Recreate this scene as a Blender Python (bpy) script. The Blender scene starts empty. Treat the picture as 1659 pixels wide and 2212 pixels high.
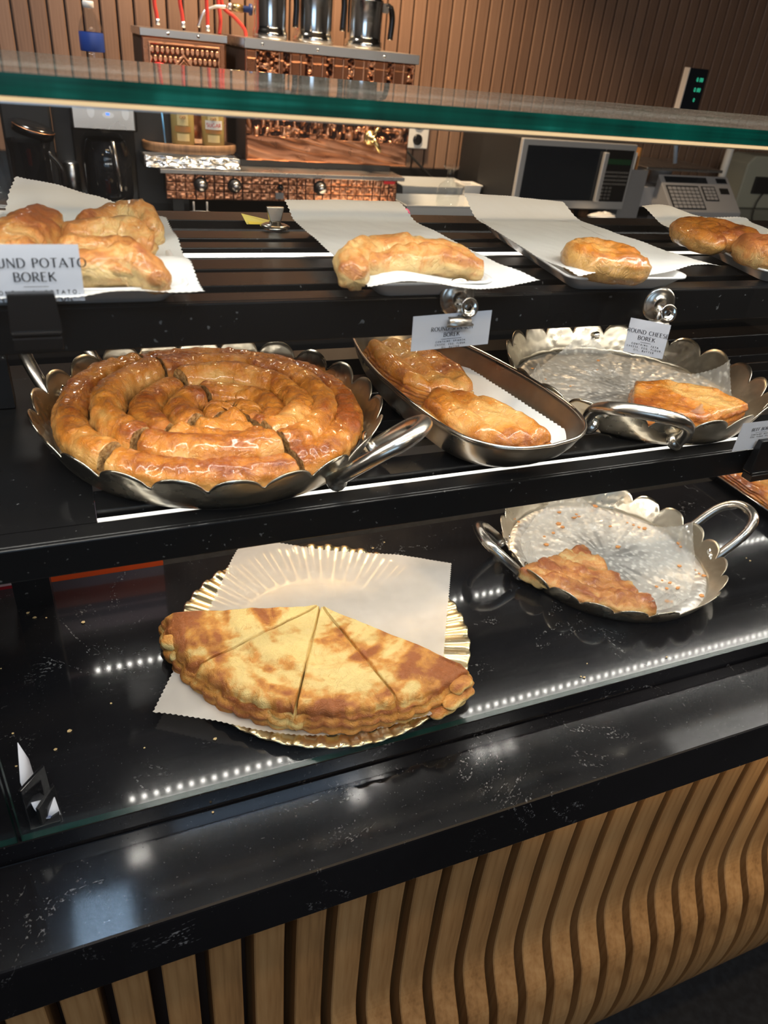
import bpy, math, random
import numpy as np
from math import sin, cos, pi, radians, sqrt, atan2
from mathutils import Vector, Matrix, Euler
random.seed(7)
SC = bpy.context.scene
COL = SC.collection
# ------------------------------------------------------------------ camera
EU = (radians(57.20274), radians(-5.258955), radians(-22.086112))
FPX = 1580.79; CX, CY = 829.5, 1106.0; CAMZ = 0.68       # z = 0 is the stone deck of the display case
cam_d = bpy.data.cameras.new('camera'); cam = bpy.data.objects.new('camera', cam_d); COL.objects.link(cam)
cam.location = (0, 0, CAMZ); cam.rotation_euler = EU
cam_d.sensor_fit = 'HORIZONTAL'; cam_d.sensor_width = 36.0; cam_d.lens = FPX/1659*36
cam_d.clip_start = 0.01; cam_d.clip_end = 60
cam_d.dof.use_dof = True; cam_d.dof.focus_distance = 0.9; cam_d.dof.aperture_fstop = 10.0
SC.camera = cam
# ------------------------------------------------------------------ world, exposure, lights
W = bpy.data.worlds.new('world'); SC.world = W; W.use_nodes = True
W.node_tree.nodes['Background'].inputs[0].default_value = (0.55, 0.68, 0.9, 1)
W.node_tree.nodes['Background'].inputs[1].default_value = 0.35
SC.view_settings.view_transform = 'Standard'; SC.view_settings.look = 'None'
SC.view_settings.exposure = 0.0; SC.view_settings.gamma = 1.0; SC.view_settings.use_curve_mapping = False
def area(name, loc, size, power, color, target=None, sy=None, rot=None, spread=None):
    l = bpy.data.lights.new(name, 'AREA'); l.energy = power; l.color = color
    l.shape = 'RECTANGLE'; l.size = size; l.size_y = sy or size
    if spread: l.spread = radians(spread)
    o = bpy.data.objects.new(name, l); COL.objects.link(o); o.location = loc
    if target is not None:
        o.rotation_euler = (Vector(target)-Vector(loc)).to_track_quat('-Z', 'Y').to_euler()
    elif rot is not None: o.rotation_euler = rot
    return o
WARM = (1.0, .70, .42); NEUT = (1.0, .95, .88); COOL = (.50, .72, 1.0)
area('window_daylight', (-.9, -3.12, 1.0), 2.2, 20, COOL, rot=(radians(90), 0, 0), sy=1.1)
area('case_led_light', (.75, .53, .628), 2.2, 3.1, NEUT, target=(.75, .66, .3), sy=.012)
area('top_shelf_led_light', (.75, .60, .452), 2.2, 4.3, NEUT, target=(.75, .78, .2), sy=.012)
area('mid_shelf_led_light', (1.05, .684, .246), 2.1, 2.4, NEUT, rot=(0, 0, 0), sy=.004)
area('counter_led_light', (1.25, .405, -.112), 1.6, .45, (1.0, .74, .44), target=(1.25, .425, -.5), sy=.008)
area('counter_spot_light', (1.00, .38, -.115), .05, .6, (1.0, .80, .55), target=(1.00, .425, -.3))
for i, (x, y, w, h, p, c) in enumerate([(.85, 2.2, .16, .16, 26, WARM), (-.1, 2.1, .16, .16, 7, NEUT),
        (-.02, -.61, .06, .06, 4, NEUT), (.78, -.60, .06, .06, 4, NEUT), (.88, -.64, .045, .045, 2.2, NEUT), (1.33, -.62, .04, .04, 1.8, NEUT), (1.40, -.62, .04, .04, 1.8, NEUT), (1.47, -.62, .04, .04, 1.8, NEUT),
        (-.15, -.40, .17, .22, 6, COOL), (.47, -.68, .72, .035, 5, COOL), (2.5, -.35, .7, .20, 5, NEUT),
        (.9, .06, 2.2, .10, 15, (1.0, .70, .38)), (-1.6, -1.4, .5, .5, 7, WARM), (1.6, -1.9, .5, .5, 6, (1.0, .80, .60))]):  # last two are unseen soft fills added behind the camera to brighten metal reflections
    area('ceiling_light', (x, y, 1.70), w, p, c, rot=(0, 0, 0), sy=h, spread=110 if y > 2 else None)

# ------------------------------------------------------------------ pixel -> point on a real plane
RM = np.array(Euler(EU, 'XYZ').to_matrix())
def ray(x, y): return RM @ np.array([(x-CX)/FPX, -(y-CY)/FPX, -1.0])
def atz(x, y, z): d = ray(x, y); t = (z-CAMZ)/d[2]; return Vector((d[0]*t, d[1]*t, z))
def aty(x, y, Y): d = ray(x, y); t = Y/d[1]; return Vector((d[0]*t, Y, CAMZ+d[2]*t))
# ------------------------------------------------------------------ numpy noise
def _hash(i, j, k):
    n = (i.astype(np.int64)*374761393 + j.astype(np.int64)*668265263 + k.astype(np.int64)*2147483647) & 0xffffffff
    n = ((n ^ (n >> 13))*1274126177) & 0xffffffff
    n = ((n ^ (n >> 16))*2246822519) & 0xffffffff
    return ((n ^ (n >> 15)) & 0xffff)/32767.5-1
def vn(x, y, z=0.0):
    x, y, z = np.broadcast_arrays(np.asarray(x, float), np.asarray(y, float), np.asarray(z, float))
    i, j, k = np.floor(x), np.floor(y), np.floor(z); fx, fy, fz = x-i, y-j, z-k
    i, j, k = i.astype(int)+900, j.astype(int)+900, k.astype(int)+900
    s = lambda t: t*t*t*(t*(t*6-15)+10); u, v, w = s(fx), s(fy), s(fz)
    def L(a, b, t): return a+(b-a)*t
    return L(L(L(_hash(i,j,k),_hash(i+1,j,k),u), L(_hash(i,j+1,k),_hash(i+1,j+1,k),u), v),
             L(L(_hash(i,j,k+1),_hash(i+1,j,k+1),u), L(_hash(i,j+1,k+1),_hash(i+1,j+1,k+1),u), v), w)
def fbm(x, y, z=0.0, o=4):
    r = 0; a = 1; s = 0; f = 1
    for _ in range(o): r = r+a*vn(np.asarray(x)*f+_*7.3, np.asarray(y)*f+_*3.1, np.asarray(z)*f); s += a; a *= .5; f *= 2.03
    return r/s
def sst(a, b, x): t = np.clip((x-a)/(b-a), 0, 1); return t*t*(3-2*t)
# ------------------------------------------------------------------ objects
def tag(o, label=None, cat=None, group=None, kind=None):
    if label: o['label'] = label
    if cat: o['category'] = cat
    if group: o['group'] = group
    if kind: o['kind'] = kind
    return o
def thing(name, label, cat, loc=(0, 0, 0), rotz=0, group=None):
    o = bpy.data.objects.new(name, None); COL.objects.link(o); o.empty_display_size = .02
    o.location = loc; o.rotation_euler = (0, 0, rotz); return tag(o, label, cat, group)
def link(name, me, mat, parent=None, smooth=None):
    if smooth is not None: me.polygons.foreach_set('use_smooth', [smooth]*len(me.polygons))
    if mat is not None and not me.materials: me.materials.append(mat)
    o = bpy.data.objects.new(name, me); COL.objects.link(o)
    if parent: o.parent = parent
    return o
def mesh_np(name, V, F, mat, parent=None, attrs=None, smooth=True):
    me = bpy.data.meshes.new(name); V = np.asarray(V, np.float32).reshape(-1, 3); F = np.asarray(F, np.int32); k = F.shape[1]
    me.vertices.add(len(V)); me.vertices.foreach_set('co', V.ravel())
    me.loops.add(F.size); me.loops.foreach_set('vertex_index', F.ravel())
    me.polygons.add(len(F)); me.polygons.foreach_set('loop_start', np.arange(0, F.size, k, dtype=np.int32))
    try: me.polygons.foreach_set('loop_total', np.full(len(F), k, np.int32))
    except Exception: pass
    me.update(calc_edges=True); me.validate()
    for n, a in (attrs or {}).items():
        at = me.attributes.new(n, 'FLOAT', 'POINT'); at.data.foreach_set('value', np.asarray(a, np.float32).ravel())
    return link(name, me, mat, parent, smooth)
def gridF(nu, nv, cu=False, cv=False, off=0):
    iu = np.arange(nu if cu else nu-1); iv = np.arange(nv if cv else nv-1)
    a, b = np.meshgrid(iu, iv, indexing='ij'); a2 = (a+1) % nu; b2 = (b+1) % nv
    return np.stack([a*nv+b, a2*nv+b, a2*nv+b2, a*nv+b2], -1).reshape(-1, 4)+off
class MB:
    "collects simple shapes into ONE mesh (world or thing-local coordinates)"
    def __init__(s): s.v = []; s.f = []; s.sm = []
    def add(s, vs, fs, smooth=False):
        n = len(s.v); s.v += [tuple(v) for v in vs]; s.f += [tuple(i+n for i in f) for f in fs]; s.sm += [smooth]*len(fs); return s
    def box(s, x0, x1, y0, y1, z0, z1, M=None, b=0.0):
        if b:
            return s.prism([(x0+b, y0), (x1-b, y0), (x1, y0+b), (x1, y1-b), (x1-b, y1), (x0+b, y1), (x0, y1-b), (x0, y0+b)], z0, z1, M)
        vs = [Vector((x, y, z)) for z in (z0, z1) for y in (y0, y1) for x in (x0, x1)]
        if M is not None: vs = [M @ v for v in vs]
        return s.add(vs, [(0, 2, 3, 1), (4, 5, 7, 6), (0, 1, 5, 4), (2, 6, 7, 3), (0, 4, 6, 2), (1, 3, 7, 5)])
    def prism(s, pts, z0, z1, M=None, smooth=False, top=None):
        n = len(pts); top = top or pts
        vs = [Vector((x, y, z0)) for x, y in pts]+[Vector((x, y, z1)) for x, y in top]
        if M is not None: vs = [M @ v for v in vs]
        s.add(vs, [(i, (i+1) % n, n+(i+1) % n, n+i) for i in range(n)], smooth)
        k = len(s.v)-2*n
        s.f += [tuple(k+i for i in reversed(range(n))), tuple(k+n+i for i in range(n))]; s.sm += [False, False]; return s
    def lathe(s, prof, c=(0, 0, 0), n=32, M=None, smooth=True, sy=1.0):
        vs = []; m = len(prof)
        for k in range(n):
            a = 2*pi*k/n
            for r, z in prof: vs.append(Vector((c[0]+r*cos(a), c[1]+r*sin(a)*sy, c[2]+z)))
        if M is not None: vs = [M @ v for v in vs]
        return s.add(vs, [(k*m+i, ((k+1) % n)*m+i, ((k+1) % n)*m+i+1, k*m+i+1) for k in range(n) for i in range(m-1)], smooth)
    def tube(s, pts, r, n=10, cap=True, sc=(1, 1)):
        pts = [Vector(p) for p in pts]; m = len(pts); rr = r if isinstance(r, (list, tuple)) else [r]*m
        t = (pts[1]-pts[0]).normalized(); up = Vector((0, 0, 1)) if abs(t.z) < .9 else Vector((1, 0, 0))
        a = t.cross(up).normalized(); vs = []
        for i, p in enumerate(pts):
            t = (pts[min(i+1, m-1)]-pts[max(i-1, 0)]).normalized(); a = (a-t*a.dot(t)).normalized(); b = t.cross(a)
            for k in range(n):
                w = 2*pi*k/n; vs.append(p+a*(cos(w)*rr[i]*sc[0])+b*(sin(w)*rr[i]*sc[1]))
        s.add(vs, [(i*n+k, i*n+(k+1) % n, (i+1)*n+(k+1) % n, (i+1)*n+k) for i in range(m-1) for k in range(n)], True)
        if cap:
            k = len(s.v)-m*n; s.f += [tuple(k+i for i in reversed(range(n))), tuple(k+(m-1)*n+i for i in range(n))]; s.sm += [False, False]
        return s
    def mesh(s, name):
        me = bpy.data.meshes.new(name); me.from_pydata(s.v, [], s.f); me.polygons.foreach_set('use_smooth', s.sm); me.update(); return me
    def build(s, name, mat, parent=None, bevel=0, solid=0):
        o = link(name, s.mesh(name), mat, parent)
        if solid: m = o.modifiers.new('t', 'SOLIDIFY'); m.thickness = solid; m.offset = 0
        if bevel: m = o.modifiers.new('b', 'BEVEL'); m.width = bevel; m.segments = 2; m.limit_method = 'ANGLE'; m.angle_limit = .6
        return o
def bez(pts, n=24):
    "Catmull-Rom through points"
    P = [Vector(p) for p in pts]; P = [P[0]*2-P[1]]+P+[P[-1]*2-P[-2]]; out = []
    for i in range(1, len(P)-2):
        for k in range(n):
            t = k/n; a, b, c, d = P[i-1:i+3]
            out.append(.5*((2*b)+(c-a)*t+(2*a-5*b+4*c-d)*t*t+(3*b-a-3*c+d)*t**3))
    out.append(P[-2]); return out
# ------------------------------------------------------------------ materials
class NT:
    def __init__(s, name):
        s.m = bpy.data.materials.new(name); s.m.use_nodes = True; s.t = s.m.node_tree; s.n = s.t.nodes; s.b = s.n['Principled BSDF']; s.out = s.n['Material Output']
    def new(s, t, **k):
        n = s.n.new(t)
        for a, v in k.items():
            if a.startswith('i_'):
                q = a[2:]; q = int(q) if q.isdigit() else q.replace('_', ' '); s.set(n, q, v)
            else: setattr(n, a, v)
        return n
    def set(s, n, i, v):
        if isinstance(v, bpy.types.NodeSocket): s.t.links.new(v, n.inputs[i])
        else: n.inputs[i].default_value = v
    def P(s, **k):
        for a, v in k.items(): s.set(s.b, a.replace('_', ' '), v)
        return s
    def co(s, scale=(1, 1, 1), obj=True, rot=(0, 0, 0)):
        c = s.new('ShaderNodeTexCoord'); m = s.new('ShaderNodeMapping'); m.inputs['Scale'].default_value = scale; m.inputs['Rotation'].default_value = rot
        s.t.links.new(c.outputs['Object' if obj else 'Generated'], m.inputs[0]); return m.outputs[0]
    def noise(s, vec, sc, det=4, rough=.5, dist=0):
        n = s.new('ShaderNodeTexNoise', i_Scale=sc, i_Detail=det, i_Roughness=rough, i_Distortion=dist); s.t.links.new(vec, n.inputs['Vector']); return n.outputs['Fac']
    def vor(s, vec, sc, feature='F1', out='Distance', rnd=1.0):
        n = s.new('ShaderNodeTexVoronoi', feature=feature, i_Scale=sc, i_Randomness=rnd); s.t.links.new(vec, n.inputs['Vector']); return n.outputs[out]
    def ramp(s, f, st):
        r = s.new('ShaderNodeValToRGB'); s.t.links.new(f, r.inputs[0]); e = r.color_ramp.elements
        while len(e) < len(st): e.new(.5)
        for q, (p, c) in zip(e, st):
            q.position = p; q.color = (c, c, c, 1) if isinstance(c, (int, float)) else (*c, 1)
        return r.outputs[0]
    def mix(s, f, a, b, t='MIX'):
        n = s.new('ShaderNodeMix', data_type='RGBA', blend_type=t); s.set(n, 0, f)
        for i, v in ((6, a), (7, b)): s.set(n, i, v if isinstance(v, bpy.types.NodeSocket) else (*v, 1))
        return n.outputs[2]
    def math(s, op, a, b=0.0, c=0.0):
        n = s.new('ShaderNodeMath', operation=op); s.set(n, 0, a); s.set(n, 1, b); s.set(n, 2, c); return n.outputs[0]
    def bump(s, h, st=.3, d=.001, nrm=None):
        n = s.new('ShaderNodeBump', i_Strength=st, i_Distance=d, i_Height=h)
        if nrm: s.t.links.new(nrm, n.inputs['Normal'])
        s.t.links.new(n.outputs[0], s.b.inputs['Normal']); return n.outputs[0]
    def attr(s, name): return s.new('ShaderNodeAttribute', attribute_name=name).outputs['Fac']
def simple(name, col, rough=.5, metal=0.0, **k):
    n = NT(name); n.P(Base_Color=(*col, 1), Roughness=rough, Metallic=metal); n.P(**k); return n.m
def emit(name, col, st):
    n = NT(name); n.P(Base_Color=(*col, 1), Emission_Color=(*col, 1), Emission_Strength=st); return n.m
M = {}
def stone():
    n = NT('black_quartz'); v = n.co(); 
    a = n.noise(v, 5.5, 9, .62, 1.2); line = n.math('ABSOLUTE', n.math('SUBTRACT', a, .5))
    l = n.ramp(line, [(0, 1.0), (.007, 0.0)]); br = n.ramp(n.noise(v, 9, 3), [(.5, 0.0), (.62, 1.0)])
    sp = n.ramp(n.noise(v, 260, 2), [(.50, 0.0), (.62, 1.0)]); f = n.math('MULTIPLY', n.math('MULTIPLY', l, br), sp)
    dust = n.ramp(n.noise(v, 420, 1), [(.73, 0.0), (.76, .35)])
    f = n.math('MAXIMUM', n.math('MULTIPLY', f, .42), n.math('MULTIPLY', dust, .22))
    cl = n.ramp(n.noise(v, 3, 5), [(.4, (.005, .005, .006)), (.75, (.013, .013, .015))])
    n.P(Base_Color=n.mix(f, cl, (.55, .55, .55)), Roughness=n.ramp(n.noise(v, 14, 5), [(.3, .17), (.8, .26)]), Specular_IOR_Level=.14, Coat_Weight=.8, Coat_Roughness=.075)
    n.bump(n.noise(v, 300, 2), .05, .0004); return n.m
M['stone'] = stone()
def powder():
    n = NT('black_powder_coat'); v = n.co()
    d = n.ramp(n.noise(v, 190, 1), [(.74, 0.0), (.78, .22)])
    n.P(Base_Color=n.mix(d, (.006, .006, .0065), (.4, .4, .4)), Roughness=n.ramp(n.noise(v, 6, 4), [(.3, .24), (.8, .42)]), Specular_IOR_Level=.3); n.bump(n.noise(v, 900, 1), .06, .0003); return n.m
M['black'] = powder()
M['black_gloss'] = simple('black_gloss_plastic', (.008, .008, .009), .15)
M['black_matt'] = simple('black_matt_plastic', (.012, .012, .013), .5)
M['black_clear'] = simple('smoked_jug', (.01, .011, .014), .06)
M['chrome'] = simple('chrome', (.80, .78, .74), .14, 1.0)
def steel(name, c, r, scx=1):
    n = NT(name); v = n.co((1, 1, 1)); n.P(Base_Color=(*c, 1), Metallic=1.0, Roughness=n.ramp(n.noise(v, 9, 3), [(.3, r*.85), (.8, r*1.2)])); return n.m
M['silver'] = simple('silver_paint', (.50, .50, .51), .35, .45)
M['steel'] = steel('brushed_steel', (.62, .61, .60), .28)
M['nickel'] = steel('polished_nickel', (.58, .54, .48), .26)
def hammered(name, c, dirt=(.30, .25, .17), rough=.16, bs=.35, vs=95):
    n = NT(name); v = n.co(); cells = n.vor(v, vs, 'SMOOTH_F1'); big = n.noise(v, 18, 5)
    n.P(Base_Color=n.mix(n.ramp(big, [(.35, 0.0), (.72, .6)]), c, dirt), Metallic=1.0, Roughness=n.ramp(big, [(.3, rough), (.75, rough*2.1)]))
    n.bump(cells, bs, .0022); return n.m
M['tray'] = hammered('hammered_pewter', (.64, .58, .47), rough=.2)
M['tray_floor'] = hammered('dimpled_tray_floor', (.74, .73, .70), (.60, .58, .54), .32, 1.0, 115)
M['pan'] = hammered('worn_silver_pan', (.50, .45, .38), (.20, .16, .11), .22, .15, 40)
M['gold'] = steel('gold_card', (.74, .62, .38), .27)
M['copper_plain'] = steel('copper_sheet', (.75, .36, .2), .3)
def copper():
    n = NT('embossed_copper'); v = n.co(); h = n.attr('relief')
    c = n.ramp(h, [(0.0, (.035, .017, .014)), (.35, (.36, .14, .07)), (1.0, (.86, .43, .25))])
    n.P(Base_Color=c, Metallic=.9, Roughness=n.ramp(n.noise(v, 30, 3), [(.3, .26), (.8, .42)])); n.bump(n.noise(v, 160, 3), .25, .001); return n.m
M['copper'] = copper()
def wood(name, c0, c1, c2, rough, gs, bs=.15, vary=.0):
    n = NT(name); v = n.co((gs, gs, gs*.045)); f = n.noise(v, 1.0, 6, .6, .6); v2 = n.co((gs*6, gs*6, gs*.12)); f2 = n.noise(v2, 1, 3)
    ff = n.math('ADD', n.math('MULTIPLY', f, .7), n.math('MULTIPLY', f2, .3))
    r = n.new('ShaderNodeObjectInfo').outputs['Random']; ff = n.math('ADD', ff, n.math('MULTIPLY', n.math('SUBTRACT', r, .5), vary))
    n.P(Base_Color=n.ramp(ff, [(.3, c0), (.5, c1), (.7, c2)]), Roughness=rough); n.bump(ff, bs, .0008); return n.m
M['oak'] = wood('oiled_oak', (.17, .085, .030), (.31, .165, .062), (.41, .24, .10), .38, 40, .15, .12)
M['walnut'] = wood('walnut_wall', (.19, .108, .070), (.28, .165, .108), (.35, .22, .15), .5, 45, .1, .14)
M['dark_wood'] = simple('dark_backing', (.030, .016, .011), .7)
M['rustic'] = wood('rustic_wood', (.10, .05, .025), (.22, .12, .06), (.32, .18, .09), .5, 60)
def paper(name, c, tr, transp, crumple=.25):
    n = NT(name); v = n.co(); n.P(Base_Color=(*c, 1), Roughness=.55); n.bump(n.noise(v, 60, 5, .55, .8), crumple, .002)
    t = n.new('ShaderNodeBsdfTranslucent', i_Color=(*c, 1)); m = n.new('ShaderNodeMixShader', i_0=tr); n.t.links.new(n.b.outputs[0], m.inputs[1]); n.t.links.new(t.outputs[0], m.inputs[2])
    if transp:
        tp = n.new('ShaderNodeBsdfTransparent'); grease = n.ramp(n.noise(v, 34, 3, .5), [(.35, transp*.75), (.65, min(1, transp*1.25))])
        m2 = n.new('ShaderNodeMixShader', i_0=grease); n.t.links.new(m.outputs[0], m2.inputs[1]); n.t.links.new(tp.outputs[0], m2.inputs[2]); m = m2
    n.t.links.new(m.outputs[0], n.out.inputs[0]); return n.m
M['paper'] = paper('white_deli_paper', (.82, .82, .80), .2, 0)
M['parchment'] = paper('parchment', (.80, .74, .67), .3, .15, .1)
def greased():
    m = paper('greased_parchment', (.80, .79, .75), .25, .5, .1); t = m.node_tree; b = t.nodes['Principled BSDF']; b.inputs['Roughness'].default_value = .3
    c = t.nodes.new('ShaderNodeTexCoord'); v = t.nodes.new('ShaderNodeTexVoronoi'); v.feature = 'SMOOTH_F1'; v.inputs['Scale'].default_value = 120
    bp = t.nodes.new('ShaderNodeBump'); bp.inputs['Strength'].default_value = 1.0; bp.inputs['Distance'].default_value = .003
    rp_ = t.nodes.new('ShaderNodeMapRange'); rp_.inputs[1].default_value = .12; rp_.inputs[2].default_value = .38; rp_.inputs[3].default_value = .10; rp_.inputs[4].default_value = .66; t.links.new(v.outputs['Distance'], rp_.inputs[0])
    for n_ in t.nodes:
        if n_.type == 'MIX_SHADER' and n_.inputs[2].links and n_.inputs[2].links[0].from_node.type == 'BSDF_TRANSPARENT': t.links.new(rp_.outputs[0], n_.inputs[0])
    t.links.new(c.outputs['Object'], v.inputs['Vector']); t.links.new(v.outputs['Distance'], bp.inputs['Height']); t.links.new(bp.outputs[0], b.inputs['Normal']); return m
M['greased'] = greased()
M['card'] = simple('card_stock', (.62, .63, .68), .6)
M['ink'] = simple('ink', (.01, .01, .012), .6)
M['white_plastic'] = simple('white_melamine', (.74, .72, .70), .28)
def pastry(name, pale, gold, brown, gloss=.35, fs=1.0, coat=.0, cv=.85):
    n = NT(name); v = n.co(); b = n.attr('brown'); f = n.attr('fill')
    nz = n.noise(v, 55*fs, 6, .6, 1.0); fine = n.noise(v, 260*fs, 4, .6)
    q = n.math('ADD', b, n.math('MULTIPLY', n.math('SUBTRACT', nz, .5), cv)); q = n.math('ADD', q, n.math('MULTIPLY', n.math('SUBTRACT', fine, .5), .28))
    c = n.ramp(q, [(.08, pale), (.5, gold), (.92, brown)])
    fc = n.ramp(fine, [(.35, (.07, .035, .012)), (.5, (.34, .19, .07)), (.62, (.52, .34, .15))])
    n.P(Base_Color=n.mix(f, c, fc), Roughness=n.ramp(nz, [(.3, gloss), (.7, gloss*1.7)]), Specular_IOR_Level=.5, Subsurface_Weight=.06, Subsurface_Radius=(.01, .005, .002))
    n.b.inputs['Subsurface Scale'].default_value = .4; n.P(Coat_Weight=coat, Coat_Roughness=.12)
    st = n.noise(v, 120*fs, 5, .65, 2.5); cr = n.ramp(n.noise(v, 38*fs, 4, .55, 3.0), [(.46, 1.0), (.5, .0), (.54, 1.0)])
    n.bump(n.math('ADD', st, n.math('MULTIPLY', cr, .5)), .55, .0026); return n.m
M['coil'] = pastry('glazed_crust', (.60, .33, .10), (.52, .185, .024), (.25, .060, .010), .20, coat=.55)
M['flaky'] = pastry('flaky_crust', (.62, .42, .17), (.52, .22, .055), (.30, .085, .02), .28, coat=.25, cv=1.5)
M['flat'] = pastry('flat_crust', (.78, .57, .22), (.62, .27, .048), (.34, .10, .020), .34)
def glass(name, tint, spec=1.0):
    n = NT(name); bf = n.new('ShaderNodeNewGeometry').outputs['Backfacing']
    fr = n.new('ShaderNodeFresnel', i_IOR=n.math('ADD', 1.5, n.math('MULTIPLY', bf, 1/1.5-1.5))).outputs[0]; g = n.new('ShaderNodeBsdfGlossy', i_Roughness=.0, i_Color=(spec, spec, spec, 1)); t = n.new('ShaderNodeBsdfTransparent', i_Color=(*tint, 1))
    m = n.new('ShaderNodeMixShader', i_0=fr); n.t.links.new(t.outputs[0], m.inputs[1]); n.t.links.new(g.outputs[0], m.inputs[2]); n.t.links.new(m.outputs[0], n.out.inputs[0]); return n
M['pane'] = glass('clear_pane', (.985, .995, .99)).m
def dustglass():
    n = glass('dusty_glass', (.93, .97, .95)); v = n.co(); sp = n.ramp(n.noise(n.co((1, 2.2, 1)), 330, 3, .6), [(.56, 0.0), (.66, 1.0)]); big = n.noise(n.co((1, 3, 1)), 14, 6, .65)
    k = n.math('ADD', n.math('MULTIPLY', sp, .6), n.ramp(big, [(.3, .10), (.7, .34)]))
    d = n.new('ShaderNodeBsdfDiffuse', i_Color=(.42, .38, .35, 1)); m = n.new('ShaderNodeMixShader', i_0=k)
    n.t.links.new(n.out.inputs[0].links[0].from_socket, m.inputs[1]); n.t.links.new(d.outputs[0], m.inputs[2]); n.t.links.new(m.outputs[0], n.out.inputs[0]); return n.m
M['dusty'] = dustglass()
M['plastic_clear'] = glass('clear_plastic', (.90, .92, .93)).m
def edge():
    n = NT('green_glass_edge'); v = n.co((3, 60, 60)); f = n.noise(n.co((26, 1, 1)), 1, 4); g = n.noise(n.co((4, 1, 260)), 1, 2)
    n.P(Base_Color=n.ramp(n.math('ADD', n.math('MULTIPLY', f, .5), n.math('MULTIPLY', g, .5)), [(.35, (.0, .035, .026)), (.55, (.0, .085, .062)), (.72, (.01, .22, .17))]), Roughness=.08, Coat_Weight=.6); return n.m
M['edge'] = edge()
M['pane_edge'] = simple('dark_green_pane_edge', (.002, .022, .017), .25)
M['led'] = emit('led_chip', (1.0, .95, .88), 120.0)
M['diffuser'] = emit('led_diffuser', (1.0, .70, .38), .75)
M['diffuser_white'] = emit('white_led_diffuser', (1.0, .97, .92), 1.1)
M['alu'] = steel('aluminium_channel', (.8, .8, .8), .3)
M['red_hose'] = simple('red_rubber', (.50, .045, .035), .4)
M['red'] = simple('red_plastic', (.55, .02, .03), .35)
M['blue_label'] = simple('blue_print', (.03, .07, .32), .4)
M['white'] = simple('white_plastic', (.75, .75, .74), .4)
M['pink'] = simple('pink_plastic', (.75, .12, .30), .4)
M['yellow'] = simple('yellow_note', (.80, .72, .18), .6)
M['grey_box'] = simple('grey_plastic', (.22, .22, .23), .45)
M['scale_grey'] = simple('scale_housing', (.36, .36, .38), .4)
M['screen'] = simple('dark_screen', (.006, .010, .016), .12)
M['green_led'] = emit('green_digits', (.05, .7, .4), .9)
M['blue_led'] = emit('blue_indicator', (.05, .15, 1.0), 2.5)
M['brass'] = steel('aged_brass', (.60, .46, .22), .3)
M['beige'] = simple('beige_plastic', (.42, .42, .34), .5)
M['orange_card'] = simple('orange_carton', (.85, .10, .015), .5)
M['navy_card'] = simple('navy_carton', (.03, .025, .14), .5)
M['lilac_card'] = simple('lilac_carton', (.72, .55, .66), .5)
M['red_card'] = simple('red_carton', (.45, .012, .03), .5)
M['honey'] = simple('coffee_jar', (.36, .27, .10), .12)
M['label_yellow'] = simple('cream_label', (.72, .60, .30), .5)
M['label_brown'] = simple('brown_label', (.42, .20, .06), .5)
M['foil'] = steel('crumpled_foil', (.75, .77, .80), .22)
def floor_m():
    n = NT('black_carpet'); v = n.co(); n.P(Base_Color=n.ramp(n.noise(v, 60, 3), [(.4, (.004, .004, .005)), (.7, (.010, .011, .013))]), Roughness=.95); return n.m
M['floor'] = floor_m()
M['ceiling'] = simple('ceiling_paint', (.10, .095, .09), .9)
M['wall'] = simple('wall_paint', (.42, .38, .34), .9)
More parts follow.
